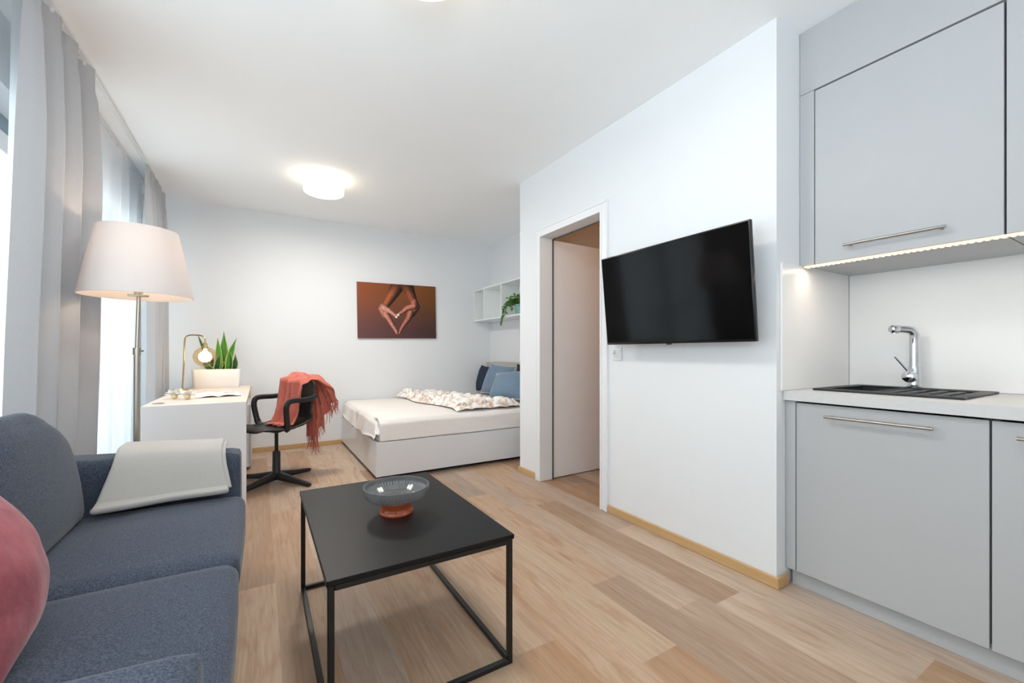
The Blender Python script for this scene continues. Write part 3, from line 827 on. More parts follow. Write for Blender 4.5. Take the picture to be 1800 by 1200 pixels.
b = BM(); tube(b, [(LX + 0.010, LY, 1.368), (LX + 0.010, LY, 1.45)], 0.018, 16); box(b, LX - 0.03, LX + 0.05, LY - 0.012, LY + 0.012, 1.362, 1.374, 0.002); part('socket', b, M['nickel'], t)
b = BM(); lathe(b, [(0.0, 1.45), (0.014, 1.45), (0.03, 1.485), (0.03, 1.51), (0.018, 1.535), (0.0, 1.54)], 20, (LX + 0.01, LY, 0)); part('bulb', b, M['bulb'], t)
b = BM(); n = 64
zt, zb_, rt, rb = 1.695, 1.362, 0.158, 0.222
lathe(b, [(rb, zb_), (rb + 0.0025, zb_ + 0.001), (rt + 0.0025, zt - 0.001), (rt, zt), (rt - 0.001, zt - 0.002), (rb - 0.001, zb_ + 0.002)], n, (LX + 0.01, LY, 0), closed=True)
part('lamp_shade', b, M['shade'], t)
b = BM()
for k in range(3):
    q = k * 2 * PI / 3 + 0.5; tube(b, [(LX + 0.01, LY, 1.64), (LX + 0.01 + 0.16 * math.cos(q), LY + 0.16 * math.sin(q), 1.66)], 0.002, 6)
tube(b, [(LX + 0.01, LY, 1.54), (LX + 0.01, LY, 1.645)], 0.003, 8)
part('shade_support', b, M['nickel'], t)

# ------------------------------------------------------------------ desk
DX0, DX1, DY0, DY1, DZ = -0.655, -0.080, 3.552, 5.335, 0.735
t = empty('desk', 'white desk with pale oak top and solid side panel behind the sofa', 'desk', ((DX0 + DX1) / 2, (DY0 + DY1) / 2, 0))
b = BM(); box(b, DX0, DX1, DY0, DY0 + 0.028, 0, DZ - 0.001, 0.0015, 1); part('side_panel', b, M['deskwhite'], t)
b = BM(); box(b, DX0, DX1, DY1 - 0.028, DY1, 0, DZ - 0.029, 0.0015, 1); part('side_panel', b, M['oakedge'], t)
b = BM(); box(b, DX0, DX1, DY0 + 0.0285, DY1, DZ - 0.028, DZ, 0.0015, 1); part('tabletop', b, M['desktop'], t, label='pale oak desktop')
b = BM(); box(b, DX1 + 0.0003, DX1 + 0.003, DY0 + 0.03, DY1, DZ - 0.028, DZ - 0.001); part('edge_band', b, M['oakedge'], t, smooth=False)
b = BM(); box(b, DX0, DX0 + 0.018, DY0 + 0.03, DY1 - 0.03, 0.25, DZ - 0.029); part('back_panel', b, M['deskwhite'], t, smooth=False)
b = BM(); lathe(b, [(0.0, 0.0), (0.034, 0.0), (0.034, 0.003), (0.028, 0.004), (0.0, 0.003)], 24, (-0.59, 3.70, DZ + 0.0002)); part('cable_grommet', b, M['steel'], t)
# drawer unit
t2 = empty('drawer_unit', 'grey drawer unit under the far end of the desk', 'drawers', (-0.34, 4.95, 0.03))
b = BM(); box(b, -0.625, -0.084, 4.60, 5.30, 0.031, 0.60); part('body', b, M['deskwhite'], t2, smooth=False)
for z0, z1 in ((0.034, 0.31), (0.314, 0.60)):
    b = BM(); box(b, -0.083, -0.066, 4.602, 5.298, z0, z1, 0.001, 1); d = part('drawer', b, M['deskgrey'], t2)
    b = BM(); z = z1 - 0.06; tube(b, [(-0.066, 5.20, z), (-0.034, 5.20, z), (-0.034, 5.28, z), (-0.066, 5.28, z)], 0.0045, 8); part('handle', b, M['steel'], d)

# desk lamp
QX, QY = -0.612, 4.93
t = empty('desk_lamp', 'brass arched desk lamp with lit amber glass globe on the desk', 'lamp', (QX, QY, DZ))
b = BM(); lathe(b, [(0.0, 0.0005), (0.072, 0.0005), (0.074, 0.004), (0.072, 0.012), (0.012, 0.016), (0.0, 0.016)], 36, (QX, QY, DZ)); part('base', b, M['brass'], t)
GX, GY, GZ = -0.436, 4.87, 1.044
arc = [(QX, QY, DZ + 0.014), (QX + 0.012, QY - 0.004, 1.0), (QX + 0.018, QY - 0.006, 1.19), (QX + 0.03, QY - 0.010, 1.228), (QX + 0.06, QY - 0.02, 1.245), (QX + 0.11, QY - 0.035, 1.245), (GX - 0.035, GY + 0.012, 1.242), (GX - 0.006, GY + 0.002, 1.224), (GX, GY, 1.195), (GX, GY, 1.165)]
b = BM(); tube(b, catmull(arc, 5), 0.0065, 10); part('arm', b, M['brass'], t)
b = BM(); lathe(b, [(0.0, 0.125), (0.014, 0.125), (0.017, 0.115), (0.019, 0.098), (0.026, 0.085), (0.026, 0.075), (0.0, 0.075)], 24, (GX, GY, GZ + 0.005)); part('socket', b, M['brass'], t)
b = BM(); pr = []
for k in range(3, 33): a = PI * k / 32; pr.append((0.094 * math.sin(a) if k < 32 else 0.0, 0.092 * math.cos(a)))
lathe(b, pr, 40, (GX, GY, GZ)); part('globe', b, M['amberglobe'], t, label='clear amber glass globe', angle=80)
b = BM(); pr = [(0.0, 0.078), (0.013, 0.075), (0.016, 0.055)] + [(0.052 * math.sin(a), 0.0 + 0.052 * math.cos(a)) for a in [0.45 + k * 0.336 for k in range(8)]] + [(0.0, -0.052)]
lathe(b, pr, 24, (GX, GY, GZ)); part('bulb', b, M['bulb'], t, angle=80)

# planter with snake plant
PX, PY = -0.362, 5.13
t = empty('potted_plant', 'variegated snake plant in a long white planter on the desk', 'plant', (PX, PY, DZ))
b = BM()
def rr_ring(bm, hw, hd, z, r=0.03, n=6):
    out = []
    for cx, cy, a0 in ((hw - r, hd - r, 0), (-hw + r, hd - r, PI / 2), (-hw + r, -hd + r, PI), (hw - r, -hd + r, 1.5 * PI)):
        for k in range(n):
            a = a0 + PI / 2 * k / (n - 1); out.append(bm.verts.new((PX + cx + r * math.cos(a), PY + cy + r * math.sin(a), z)))
    return out
rings = [rr_ring(b, *q) for q in ((0.182, 0.068, DZ + 0.0005), (0.186, 0.072, DZ + 0.006), (0.200, 0.080, DZ + 0.182), (0.199, 0.079, DZ + 0.185), (0.192, 0.072, DZ + 0.185), (0.190, 0.070, DZ + 0.165))]
for A, B in zip(rings, rings[1:]):
    for k in range(len(A)): b.faces.new((A[k], A[(k + 1) % len(A)], B[(k + 1) % len(A)], B[k]))
b.faces.new(rings[0][::-1])
part('planter', b, M['planter'], t)
b = BM(); box(b, PX - 0.186, PX + 0.186, PY - 0.066, PY + 0.066, DZ + 0.12, DZ + 0.166, 0.004); part('soil', b, M['soil'], t)
def blade(base, tip, w, bow, twist, seed):
    B0, T0 = Vector(base), Vector(tip); rows = []; cols = []
    b = BM(); n = 16
    ax = (T0 - B0).normalized(); side = Vector((math.cos(twist), math.sin(twist), 0)); side = (side - ax * side.dot(ax)).normalized(); nrm = side.cross(ax)
    for i in range(n + 1):
        s = i / n
        c = B0.lerp(T0, s) + Vector(bow) * (4 * s * (1 - s))
        ww = w * (0.62 + 0.38 * math.sin(PI * min(1, s * 1.05 + 0.18))) * (1 - sstep(0.62, 1.0, s)) ** 0.8 + 0.0012
        rows.append([b.verts.new(c + side * (ww * q) + nrm * (0.22 * ww * (abs(q) ** 1.5))) for q in (-1, -0.72, -0.3, 0.3, 0.72, 1)])
    for A, B in zip(rows, rows[1:]):
        for k in range(5):
            b.faces.new((A[k], A[k + 1], B[k + 1], B[k]))
    return b
leaves = [  # base dx, tip dx, tip height over the planter rim, width, bow
    (-0.05, -0.155, 0.235, 0.011, (-0.01, 0, 0.05), 0.3), (0.02, 0.005, 0.215, 0.026, (0, 0, 0), 0.1), (0.05, 0.055, 0.262, 0.032, (0.004, 0, 0), -0.2), (0.09, 0.165, 0.215, 0.026, (-0.016, 0, 0.0), 0.3),
    (0.03, 0.08, 0.155, 0.014, (0.02, 0, -0.02), 0.9), (0.085, 0.088, 0.12, 0.024, (0, -0.01, 0), 0.5), (0.105, 0.10, 0.135, 0.02, (0.012, 0, 0), -0.5), (0.12, 0.152, 0.105, 0.026, (0.012, -0.01, -0.02), 0.2),
    (0.075, 0.0, 0.085, 0.026, (0, -0.02, -0.005), 0.0), (-0.03, -0.115, 0.06, 0.022, (-0.01, -0.01, 0), 0.2), (-0.01, 0.02, 0.10, 0.024, (0, -0.01, 0), 0.4), (-0.07, -0.03, 0.075, 0.022, (0, 0, 0.01), 0.7)]
for i, (bx, tx, hgt, w, bow, tw) in enumerate(leaves):
    yy = PY + ((i % 3) - 1) * 0.025
    bb = blade((PX + bx, yy, DZ + 0.163), (PX + tx, yy - 0.01, DZ + 0.185 + hgt * 1.45), w * 1.12, bow, tw, i)
    o = part('leaf', bb, M['snake'], t, angle=80)
    me = o.data
    edge, mid = rgb(196, 200, 120), (rgb(62, 132, 40) if i in (1, 2, 3) else rgb(38, 84, 38))
    set_color(me, 'leafcol', [(edge if (v.index % 6) in (0, 5) else mid) for v in me.vertices], 'POINT')
    solid(o, 0.003)

# papers and flower ornament
t = empty('open_magazine', 'open white magazine lying flat on the desk', 'magazine', (-0.29, 4.18, DZ))
def page(u, v, s):
    x = s * 0.15 * u; k = u
    return Vector((x, -0.20 + 0.40 * v, 0.006 + 0.013 * math.sin(PI * min(1, k * 1.2)) * (1 - 0.5 * k) + 0.001 * s))
R = Matrix.Translation((-0.29, 4.20, DZ)) @ Matrix.Rotation(math.radians(6), 4, 'Z')
for s in (-1, 1):
    b = BM(); grid(b, 14, 6, lambda u, v: page(u, v, s)); b.transform(R); o = part('page', b, M['paper'], t, angle=80); solid(o, 0.004, 0)
b = BM()
for j in range(5): box(b, 0.03, 0.11, -0.12 + j * 0.035, -0.11 + j * 0.035, 0.0232, 0.0239)
b.transform(R); part('printed_lines', b, M['print'], t, smooth=False)
def flower(x, y, label, seed):
    t = empty('flower_ornament', label, 'ornament', (x, y, DZ))
    rr = random.Random(seed)
    b = BM(); pr = [(0.021 * math.sin(PI * k / 10) if 0 < k < 10 else 0.0, 0.018 - 0.018 * math.cos(PI * k / 10)) for k in range(11)]
    lathe(b, pr, 18, (x, y - 0.01, DZ + 0.0008)); part('core', b, M['core'], t, label='beige core', angle=80)
    b = BM()
    for k in range(11):
        a = k * 2.4 + rr.random(); el = 0.35 + 0.9 * (k / 11); r0 = 0.022; L = 0.044 + 0.008 * rr.random()
        d = Vector((math.cos(a) * math.cos(el), math.sin(a) * math.cos(el), math.sin(el)))
        sd = Vector((-math.sin(a), math.cos(a), 0)); up = d.cross(sd) * -1
        C = Vector((x, y, DZ + 0.028))
        grid(b, 5, 6, lambda u, v: C + d * (0.012 + L * v) + sd * ((u - 0.5) * 0.05 * math.sin(PI * (0.15 + 0.8 * v))) + up * (0.012 * v * v + 0.02 * (u - 0.5) ** 2) + Vector((0, 0, 0.004 * noise.noise(Vector((u * 3, v * 3, k))))))
    o = part('petals', b, M['petal'], t, angle=80); solid(o, 0.0015)
flower(-0.545, 4.02, 'white paper flower ornament at the left end of the magazine on the desk', 1)
flower(-0.458, 3.93, 'white paper flower ornament nearer the desk edge, touching the magazine', 2)

# ------------------------------------------------------------------ swivel chair
CX, CY = 0.122, 4.04
CR = math.radians(205)
t = empty('swivel_chair', 'black plastic swivel armchair on star base at the desk', 'chair', (CX, CY, 0), CR)
prof = [(0, 0.245, 0.452), (0.04, 0.238, 0.466), (0.14, 0.18, 0.470), (0.30, 0.06, 0.456), (0.44, -0.06, 0.452), (0.54, -0.14, 0.462), (0.62, -0.195, 0.50), (0.70, -0.222, 0.57), (0.82, -0.24, 0.68), (0.95, -0.262, 0.80), (1.0, -0.270, 0.835)]
ps = catmull([(p[1], 0, p[2]) for p in prof], 4)
wid = [(0, 0.17), (0.05, 0.20), (0.2, 0.225), (0.45, 0.225), (0.62, 0.225), (0.8, 0.215), (0.93, 0.20), (0.97, 0.185), (1.0, 0.15)]
def shell(u, v):
    i = v * (len(ps) - 1); a = int(min(i, len(ps) - 2)); k = i - a
    p = ps[a].lerp(ps[a + 1], k); w = interp(wid, v)[0]; q = 2 * u - 1
    lift = 0.055 * abs(q) ** 3 * sstep(0.25, 0.55, v) * (1 - sstep(0.6, 0.85, v))
    wrap = 0.06 * abs(q) ** 2.2 * sstep(0.5, 0.7, v)
    return Vector((p.x + wrap - 0.01, q * w, p.z + lift + 0.010 * abs(q) ** 4 * (1 - sstep(0.3, 0.6, v))))
b = BM(); grid(b, 22, 42, shell); o = part('seat_shell', b, M['black'], t, world=False, angle=80); solid(o, 0.011, 0)
for s in (-1, 1):
    arm = [(0.02, s * 0.215, 0.462), (0.035, s * 0.240, 0.49), (0.052, s * 0.258, 0.59), (0.056, s * 0.264, 0.65), (0.040, s * 0.266, 0.687), (0.0, s * 0.266, 0.698), (-0.09, s * 0.262, 0.696), (-0.17, s * 0.240, 0.702), (-0.225, s * 0.208, 0.715)]
    pts = catmull(arm, 6)
    b = BM(); tube(b, pts, [1.15 if i < 8 else 1.0 for i in range(len(pts))], 14, sq=(0.021, 0.015), up=(0, 1, 0)); part('armrest', b, M['black'], t, world=False, angle=60)
b = BM(); tube(b, [(0, 0, 0.255), (0, 0, 0.43)], 0.0145, 18); part('gas_lift', b, M['blackmetal'], t, world=False)
b = BM(); lathe(b, [(0.0, 0.05), (0.034, 0.05), (0.034, 0.085), (0.031, 0.09), (0.029, 0.255), (0.026, 0.262), (0.0, 0.262)], 24); part('column', b, M['black'], t, world=False)
b = BM(); lathe(b, [(0.0, 0.415), (0.035, 0.418), (0.06, 0.428), (0.12, 0.440), (0.15, 0.447), (0.0, 0.45)], 28); part('seat_mount', b, M['black'], t, world=False)
for k in range(4):
    a = math.radians(40 + 90 * k) - CR; d = Vector((math.cos(a), math.sin(a), 0))
    b = BM(); tube(b, [d * 0.0 + Vector((0, 0, 0.058)), d * 0.06 + Vector((0, 0, 0.056)), d * 0.2 + Vector((0, 0, 0.036)), d * 0.345 + Vector((0, 0, 0.0185)), d * 0.36 + Vector((0, 0, 0.017))], [1.25, 1.15, 0.85, 0.6, 0.4], 12, sq=(0.026, 0.026))
    part('star_leg', b, M['black'], t, world=False, angle=50)

# coral throw over the chair back (modelled in the chair's own axes, placed as a thing of its own)
t = empty('throw_blanket', 'coral fringed throw blanket hanging over the back of the black chair', 'blanket', (CX, CY, 0), CR)
def coral(u, v):
    # u across the back (0 far side .. 1 near side), v along: inside seat -> over the top -> outside hem
    y = -0.185 + 0.30 * u
    fold = math.sin(u * 3.4 * 2 * PI + 0.8 * math.sin(v * 5)) * 0.026 + 0.018 * noise.noise(Vector((u * 6, v * 5, 1)))
    hem = 0.31 + 0.33 * sstep(0.30, 0.90, u)             # far side hangs lower
    flare = 0.03 + 0.085 * sstep(0.4, 0.95, u)
    tops = 0.905 - 0.035 * u - 0.015 * (2 * u - 1) ** 4
    tab = [(0, -0.075, 0.478), (0.07, -0.135, 0.482), (0.14, -0.170, 0.55), (0.32, -0.195, 0.74), (0.40, -0.212, tops - 0.03), (0.46, -0.245, tops), (0.52, -0.29, tops - 0.004), (0.58, -0.325, tops - 0.05), (0.70, -0.335 - flare * 0.35, 0.76), (0.85, -0.335 - flare * 0.75, 0.5 * (0.76 + hem)), (1.0, -0.335 - flare, hem)]
    x, z = interp(tab, v)
    out = sstep(0.42, 0.6, v)
    fold *= 1.5
    if v > 0.42: fold = abs(fold) * 0.9
    x -= fold * (0.6 + 0.8 * out) ; z += 0.012 * math.sin(u * 9 + 1) * (1 - abs(2 * v - 1))
    if v < 0.4: x = x + 0.036 + 0.9 * abs(fold)
    y += 0.03 * out * (u - 0.3) + 0.02 * math.sin(v * 8 + u * 3) * out
    wrap = 0.055 * min(1, abs(y / 0.22)) ** 2.2
    return Vector((x + wrap * (1 - 0.6 * out), y, z))
b = BM(); grid(b, 54, 70, coral); o = part('cloth', b, M['coral'], t, world=False, angle=80); solid(o, 0.008, 0)
b = BM(); rr = random.Random(5)
for i in range(58):
    u = i / 57; p = coral(u, 1.0); L = 0.065 + 0.06 * rr.random() + (0.05 if 0.25 < u < 0.5 else 0)
    q = p + Vector((rr.uniform(-0.012, 0.012), rr.uniform(-0.012, 0.012), -L * 0.5)); e = p + Vector((rr.uniform(-0.02, 0.02), rr.uniform(-0.02, 0.02), -L))
    tube(b, [p + Vector((0, 0, 0.004)), q, e], [0.0035, 0.0032, 0.002], 5)
o = part('fringe', b, M['coral'], t, world=False); o['kind'] = 'stuff'

# ------------------------------------------------------------------ bed
BX0, BX1, BY0, BY1 = 0.842, 2.842, 3.635, 5.372
t = empty('bed', 'low white bed with beige sheet standing in the alcove corner', 'bed', ((BX0 + BX1) / 2, (BY0 + BY1) / 2, 0))
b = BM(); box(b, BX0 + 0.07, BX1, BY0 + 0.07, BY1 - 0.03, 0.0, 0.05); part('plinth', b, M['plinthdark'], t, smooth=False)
for nm, q in (('side_board', (BX0, BX1, BY0, BY0 + 0.022)), ('foot_board', (BX0, BX0 + 0.022, BY0 + 0.0225, BY1 - 0.02)), ('side_board', (BX0, BX1, BY1 - 0.019, BY1))):
    b = BM(); box(b, *q, 0.035, 0.325, 0.0015, 1); part(nm, b, M['bedwhite'], t)
b = BM(); box(b, BX0 + 0.025, BX1 - 0.005, BY0 + 0.025, BY1 - 0.025, 0.05, 0.28); part('bed_box', b, M['bedwhite'], t, smooth=False)
b = BM(); softbox(b, BX0 + 0.03, 2.765, BY0 + 0.03, BY1 - 0.03, 0.28, 0.515, 0.06, 0.018, n=24, pw=(0.3, 0.3, 1)); mt = part('mattress', b, M['sheet'], t, angle=70)
# sheet falling over the foot end and its folds
def foot_sheet(u, v):
    y = BY0 + 0.016 + 0.035 * (1 - v) + (BY1 - BY0 - 0.08) * u
    dip = 0.055 * math.exp(-((u - 0.55) / 0.045) ** 2)          # deep fold
    tab = [(0, BX0 + 0.22, 0.505), (0.25, BX0 + 0.115, 0.516), (0.42, BX0 + 0.055, 0.507), (0.54, BX0 + 0.022, 0.472), (0.8, BX0 + 0.006, 0.40), (1, BX0 - 0.010, 0.325)]
    x, z = interp(tab, v)
    z -= 0.0 if v < 0.1 else 0.012 * (v) * (1 + math.sin(u * 13)) * 0.5
    if v > 0.85: z += 0.035 * sstep(0.85, 1, v) * max(0, math.sin(u * 7.5 + 1.1))
    x += 0.010 * math.sin(u * 21) * v * v + dip * v
    return Vector((x - 0.008 * v, y, z + 0.001 - 0.10 * (1 - sstep(0, 0.06, u)) * (1 - sstep(0.45, 0.85, v)) - dip * 0.5 * math.sin(PI * min(1, v * 1.1))))
b = BM(); grid(b, 90, 34, foot_sheet); o = part('sheet', b, M['sheet'], t, angle=80); solid(o, 0.004, 0)
# front side of the sheet, tucked in behind the side board
def side_sheet(u, v):
    x = BX0 + 0.03 + 1.90 * u
    tab = [(0, BY0 + 0.22, 0.502), (0.25, BY0 + 0.115, 0.513), (0.42, BY0 + 0.055, 0.504), (0.54, BY0 + 0.020, 0.470), (1, BY0 + 0.006, 0.327)]
    y, z = interp(tab, v)
    y -= 0.006 * math.sin(u * 17) * v * v + 0.004 * noise.noise(Vector((u * 12, v * 6, 4)))
    return Vector((x, y, z + 0.004))
b = BM(); grid(b, 90, 30, side_sheet); o = part('sheet', b, M['sheet'], t, angle=80); solid(o, 0.004, 0)
b = BM(); softbox(b, 2.770, 2.839, BY0 + 0.02, BY1 - 0.004, 0.20, 0.955, 0.02, 0.006, n=10); part('headboard', b, M['headboard'], t, label='greige upholstered headboard', angle=60)

# bed cushions
def bed_cushion(label, loc, size, rz, tilt, roll, front, back=None):
    w, h, th = size
    Mx = Matrix.Rotation(rz, 4, 'Z') @ Matrix.Rotation(tilt, 4, 'X') @ Matrix.Rotation(roll, 4, 'Y')
    t = empty('pillow', label, 'cushion', loc)
    base = Matrix.Translation(loc) @ Matrix.Translation((0, 0, 0))
    f = BM(); cushion(f, w, h, th, 20, 0.10, loc[1] * 7)
    f.transform(Mx); zm = min(v.co.z for v in f.verts); f.transform(Matrix.Translation((0, 0, -zm)))
    if back:
        # split by side: front half / dark back half, with piping between
        inv = (Matrix.Translation((0, 0, -zm)) @ Mx).inverted()
        g = f.copy()
        bmesh.ops.delete(f, geom=[q for q in f.faces if (inv @ q.calc_center_median()).y > 0], context='FACES')
        bmesh.ops.delete(g, geom=[q for q in g.faces if (inv @ q.calc_center_median()).y <= 0], context='FACES')
        part('cover', f, front, t, world=False, angle=80); part('back_cover', g, back, t, world=False, angle=80, label='dark navy back side')
        p = BM(); pts = []
        n = 14
        def ed(a, b_):
            return Vector((w / 2 * a * (1 - 0.07 * (1 - b_ * b_) * abs(a) ** 3), 0, h / 2 * b_ * (1 - 0.07 * (1 - a * a) * abs(b_) ** 3)))
        for k in range(n): pts.append(ed(-1 + 2 * k / n, -1))
        for k in range(n): pts.append(ed(1, -1 + 2 * k / n))
        for k in range(n): pts.append(ed(1 - 2 * k / n, 1))
        for k in range(n): pts.append(ed(-1, 1 - 2 * k / n))
        tube(p, pts, 0.0045, 8, closed=True); p.transform(Matrix.Translation((0, 0, -zm)) @ Mx); part('piping', p, M['piping'], t, world=False)
    else:
        part('cover', f, front, t, world=False, angle=80)
    return t
MZ = 0.545
Q = math.radians
bed_cushion('dark navy cushion at the wall end of the cushion row on the bed', (2.625, 5.11, MZ), (0.40, 0.36, 0.17), Q(-90), Q(-13), Q(2), M['navy'])
bed_cushion('upright dusty blue cushion with dark back between navy and reclining ones', (2.55, 4.62, MZ), (0.44, 0.405, 0.20), Q(-72), Q(-24), Q(5), M['blue'], M['navy'])
bed_cushion('dusty blue cushion reclining in front, half hidden by the wall edge', (2.41, 4.10, MZ), (0.46, 0.385, 0.21), Q(-64), Q(-40), Q(-6), M['blue'], M['navy'])
bed_cushion('dark grey cushion behind the blue ones against the headboard', (2.712, 4.22, MZ), (0.46, 0.40, 0.09), Q(-90), Q(-3), Q(0), M['navy'])

# ruffled throw across the bed
b = BM(); cells = []
rr = random.Random(11)
pts = [(rr.random() * 0.62, rr.random() * 1.62) for _ in range(230)]
def ruff(u, v):
    # v along the bed width (0 near side .. 1 wall side), u across
    x0, x1 = 1.60 - 0.16 * v, 2.34 - 0.40 * v
    x0 += 0.10 * math.sin(v * 9) * 0.4; x1 += 0.05 * math.sin(v * 11 + 1)
    y = 3.715 + 1.60 * v
    e = min(1, min(u, 1 - u) * 7) * min(1, min(v, 1 - v) * 16 + 0.25)
    lx, ly = u * 0.62, v * 1.62
    d = sorted((lx - a) ** 2 + (ly - c) ** 2 for a, c in pts)[:2]
    d0, d1 = math.sqrt(d[0]), math.sqrt(d[1])
    k = max(0, min(1, (d1 - d0) / 0.035))
    hgt = 0.075 * (0.25 + 0.75 * k ** 0.6) + 0.025 * noise.noise(Vector((lx * 14, ly * 14, 0))) + 0.02 * noise.noise(Vector((lx * 5, ly * 5, 3)))
    cells.append((k, d0, lx, ly))
    y += 0.02 * noise.noise(Vector((lx * 8, ly * 8, 6))); xx = x0 + (x1 - x0) * u + 0.02 * noise.noise(Vector((lx * 8, ly * 8, 9)))
    front = 1 - sstep(0, 0.06, v)
    return Vector((xx, y, 0.541 - 0.016 * front + max(0.0, hgt) * e))
grid(b, 64, 150, ruff)
o = single('bed_throw', b, M['ruffle'], 'cream and white ruffled throw lying across the bed near the cushions', 'blanket', (1.95, 4.5, 0.53), angle=80)
cl = []
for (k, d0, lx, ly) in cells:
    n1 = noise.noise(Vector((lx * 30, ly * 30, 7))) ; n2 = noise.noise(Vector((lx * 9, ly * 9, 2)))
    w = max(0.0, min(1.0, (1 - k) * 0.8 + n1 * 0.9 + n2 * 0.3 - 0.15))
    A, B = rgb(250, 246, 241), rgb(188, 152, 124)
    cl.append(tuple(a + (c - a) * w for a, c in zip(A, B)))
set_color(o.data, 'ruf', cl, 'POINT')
solid(o, 0.006, 1.0)

# ------------------------------------------------------------------ painting
PXa, PXb, PZa, PZb = 1.017, 2.014, 1.265, 1.950
t = empty('canvas_picture', 'brown canvas picture of two hands forming a heart shape', 'picture', ((PXa + PXb) / 2, YB, PZa))
PR = Matrix.Translation(((PXa + PXb) / 2, 0, (PZa + PZb) / 2)) @ Matrix.Rotation(Q(0.9), 4, 'Y').inverted() @ Matrix.Translation((-(PXa + PXb) / 2, 0, -(PZa + PZb) / 2))
b = BM(); box(b, PXa, PXb, YB - 0.024, YB - 0.002, PZa, PZb, 0.002, 1); b.transform(PR); part('canvas_block', b, pm('canvas_edge', rgb(120, 78, 60), 0.7, var=0.1), t)
NX, NZ = 230, 158
def seg_d(px, py, a, c):
    ax, ay, ar = a; bx, by_, br = c
    dx, dy = bx - ax, by_ - ay; L = dx * dx + dy * dy
    k = max(0, min(1, ((px - ax) * dx + (py - ay) * dy) / L)) if L else 0
    qx, qy, r = ax + dx * k, ay + dy * k, ar + (br - ar) * k
    d = math.hypot(px - qx, py - qy)
    sgn = ((px - qx) * -dy + (py - qy) * dx)
    return d / r, (px - qx) / r, (py - qy) / r, k
# strokes in picture pixels (0..1100, 0..760 from the top left)
AL, AR_ = (178, 98, 62), (172, 92, 58)
HL, HR = (206, 138, 118), (196, 118, 98)
strokes = [
    ([(560, -10, 90), (480, 130, 70), (372, 305, 46)], AL, 0.35), ([(330, 325, 38), (318, 352, 40), (372, 430, 52)], HL, 0.3), ([(372, 420, 44), (410, 480, 34), (460, 570, 28), (512, 650, 24), (524, 690, 17)], HL, 0.1),
    ([(345, 335, 34), (425, 378, 27), (480, 420, 21), (520, 452, 17)], (218, 152, 132), 0.0),
    ([(668, -10, 88), (720, 110, 66), (772, 245, 50)], AR_, 0.45), ([(778, 250, 50), (800, 310, 52), (735, 400, 54)], HR, 0.35), ([(722, 400, 46), (690, 480, 36), (640, 545, 28), (590, 620, 22), (560, 690, 14)], HR, 0.15),
    ([(775, 300, 40), (672, 335, 34), (610, 385, 25), (550, 425, 18)], (206, 128, 108), 0.05)]
def paint(px, py):
    fx, fy = px / 1100, py / 760
    top = Vector((146, 78, 44)).lerp(Vector((118, 70, 26)), fx); bot = Vector((104, 68, 68)).lerp(Vector((68, 46, 48)), fx)
    c = top.lerp(bot, sstep(0.0, 1.0, fy))
    for poly, col, dk in strokes:
        best = None
        for a, d in zip(poly, poly[1:]):
            q = seg_d(px, py, a, d)
            if best is None or q[0] < best[0]: best = q
        dd = best[0]
        if dd < 1.22:
            edge = 1 - sstep(1.0, 1.22, dd)
            sh = 1.05 - 0.75 * sstep(-0.25, 1.0, best[1] * 0.9 + best[2] * 0.35) - 0.25 * sstep(0.6, 1.0, dd) - dk * 0.4 * (1 if best[1] > 0 else 0.4)
            cc = Vector(col) * max(0.12, sh) * (1 + 0.16 * noise.noise(Vector((px / 22, py / 22, 0))))
            if py < 140: cc = cc * (0.55 + 0.45 * py / 140)
            c = c.lerp(cc, edge)
    for qx, qy, r in ((517, 462, 17), (542, 432, 18)):
        d = math.hypot((px - qx) / 1.2, py - qy) / r
        c = c.lerp(Vector((240, 226, 216)), 1 - sstep(0.7, 1.1, d))
    return rgb(*[max(0, min(255, v)) for v in c])
b = BM(); V = grid(b, NX, NZ, lambda u, v: (PXa + 0.001 + (PXb - PXa - 0.002) * u, YB - 0.0245, PZb - 0.001 - (PZb - PZa - 0.002) * v)); b.transform(PR)
o = part('printed_canvas', b, M['painting'], t, smooth=False)
set_color(o.data, 'paint', [paint(1100 * i / (NX - 1), 760 * j / (NZ - 1)) for i in range(NX) for j in range(NZ)], 'POINT')

# ------------------------------------------------------------------ wall shelf and trailing plant
SX0_, SX1_, SZ0, SZ1 = 2.578, 2.848, 1.516, 1.952
t = empty('cube_shelf', 'white open cube shelf hung high on the alcove wall', 'shelf', (2.71, 4.5, SZ0))
b = BM(); box(b, SX0_, SX1_, 3.66, 5.372, SZ1 - 0.018, SZ1, 0.001, 1); part('top_board', b, M['shelfwhite'], t)
b = BM(); box(b, SX0_, SX1_, 3.66, 5.372, SZ0, SZ0 + 0.018, 0.001, 1); part('bottom_board', b, M['shelfwhite'], t)
b = BM(); box(b, SX1_ - 0.006, SX1_, 3.66, 5.372, SZ0 + 0.0185, SZ1 - 0.0185); part('back_panel', b, M['shelfwhite'], t, smooth=False)
for y in (3.66, 4.12, 4.59, 5.06, 5.354):
    b = BM(); box(b, SX0_, SX1_ - 0.0065, y, y + 0.018, SZ0 + 0.0182, SZ1 - 0.0182, 0.001, 1); part('divider', b, M['shelfwhite'], t)
VX, VY, VZ = 2.690, 4.30, SZ0 + 0.0185
t = empty('potted_plant', 'trailing green plant in a teal pot on the wall shelf', 'plant', (VX, VY, VZ))
b = BM(); lathe(b, [(0.0, 0), (0.062, 0), (0.066, 0.004), (0.078, 0.118), (0.078, 0.122), (0.072, 0.122), (0.070, 0.105)], 32, (VX, VY, VZ)); part('pot', b, M['teal'], t)
b = BM(); lathe(b, [(0.0, 0.10), (0.070, 0.10), (0.068, 0.107), (0.0, 0.110)], 24, (VX, VY, VZ)); part('soil', b, M['soil'], t)
rr = random.Random(21)
bs, bl = BM(), BM()
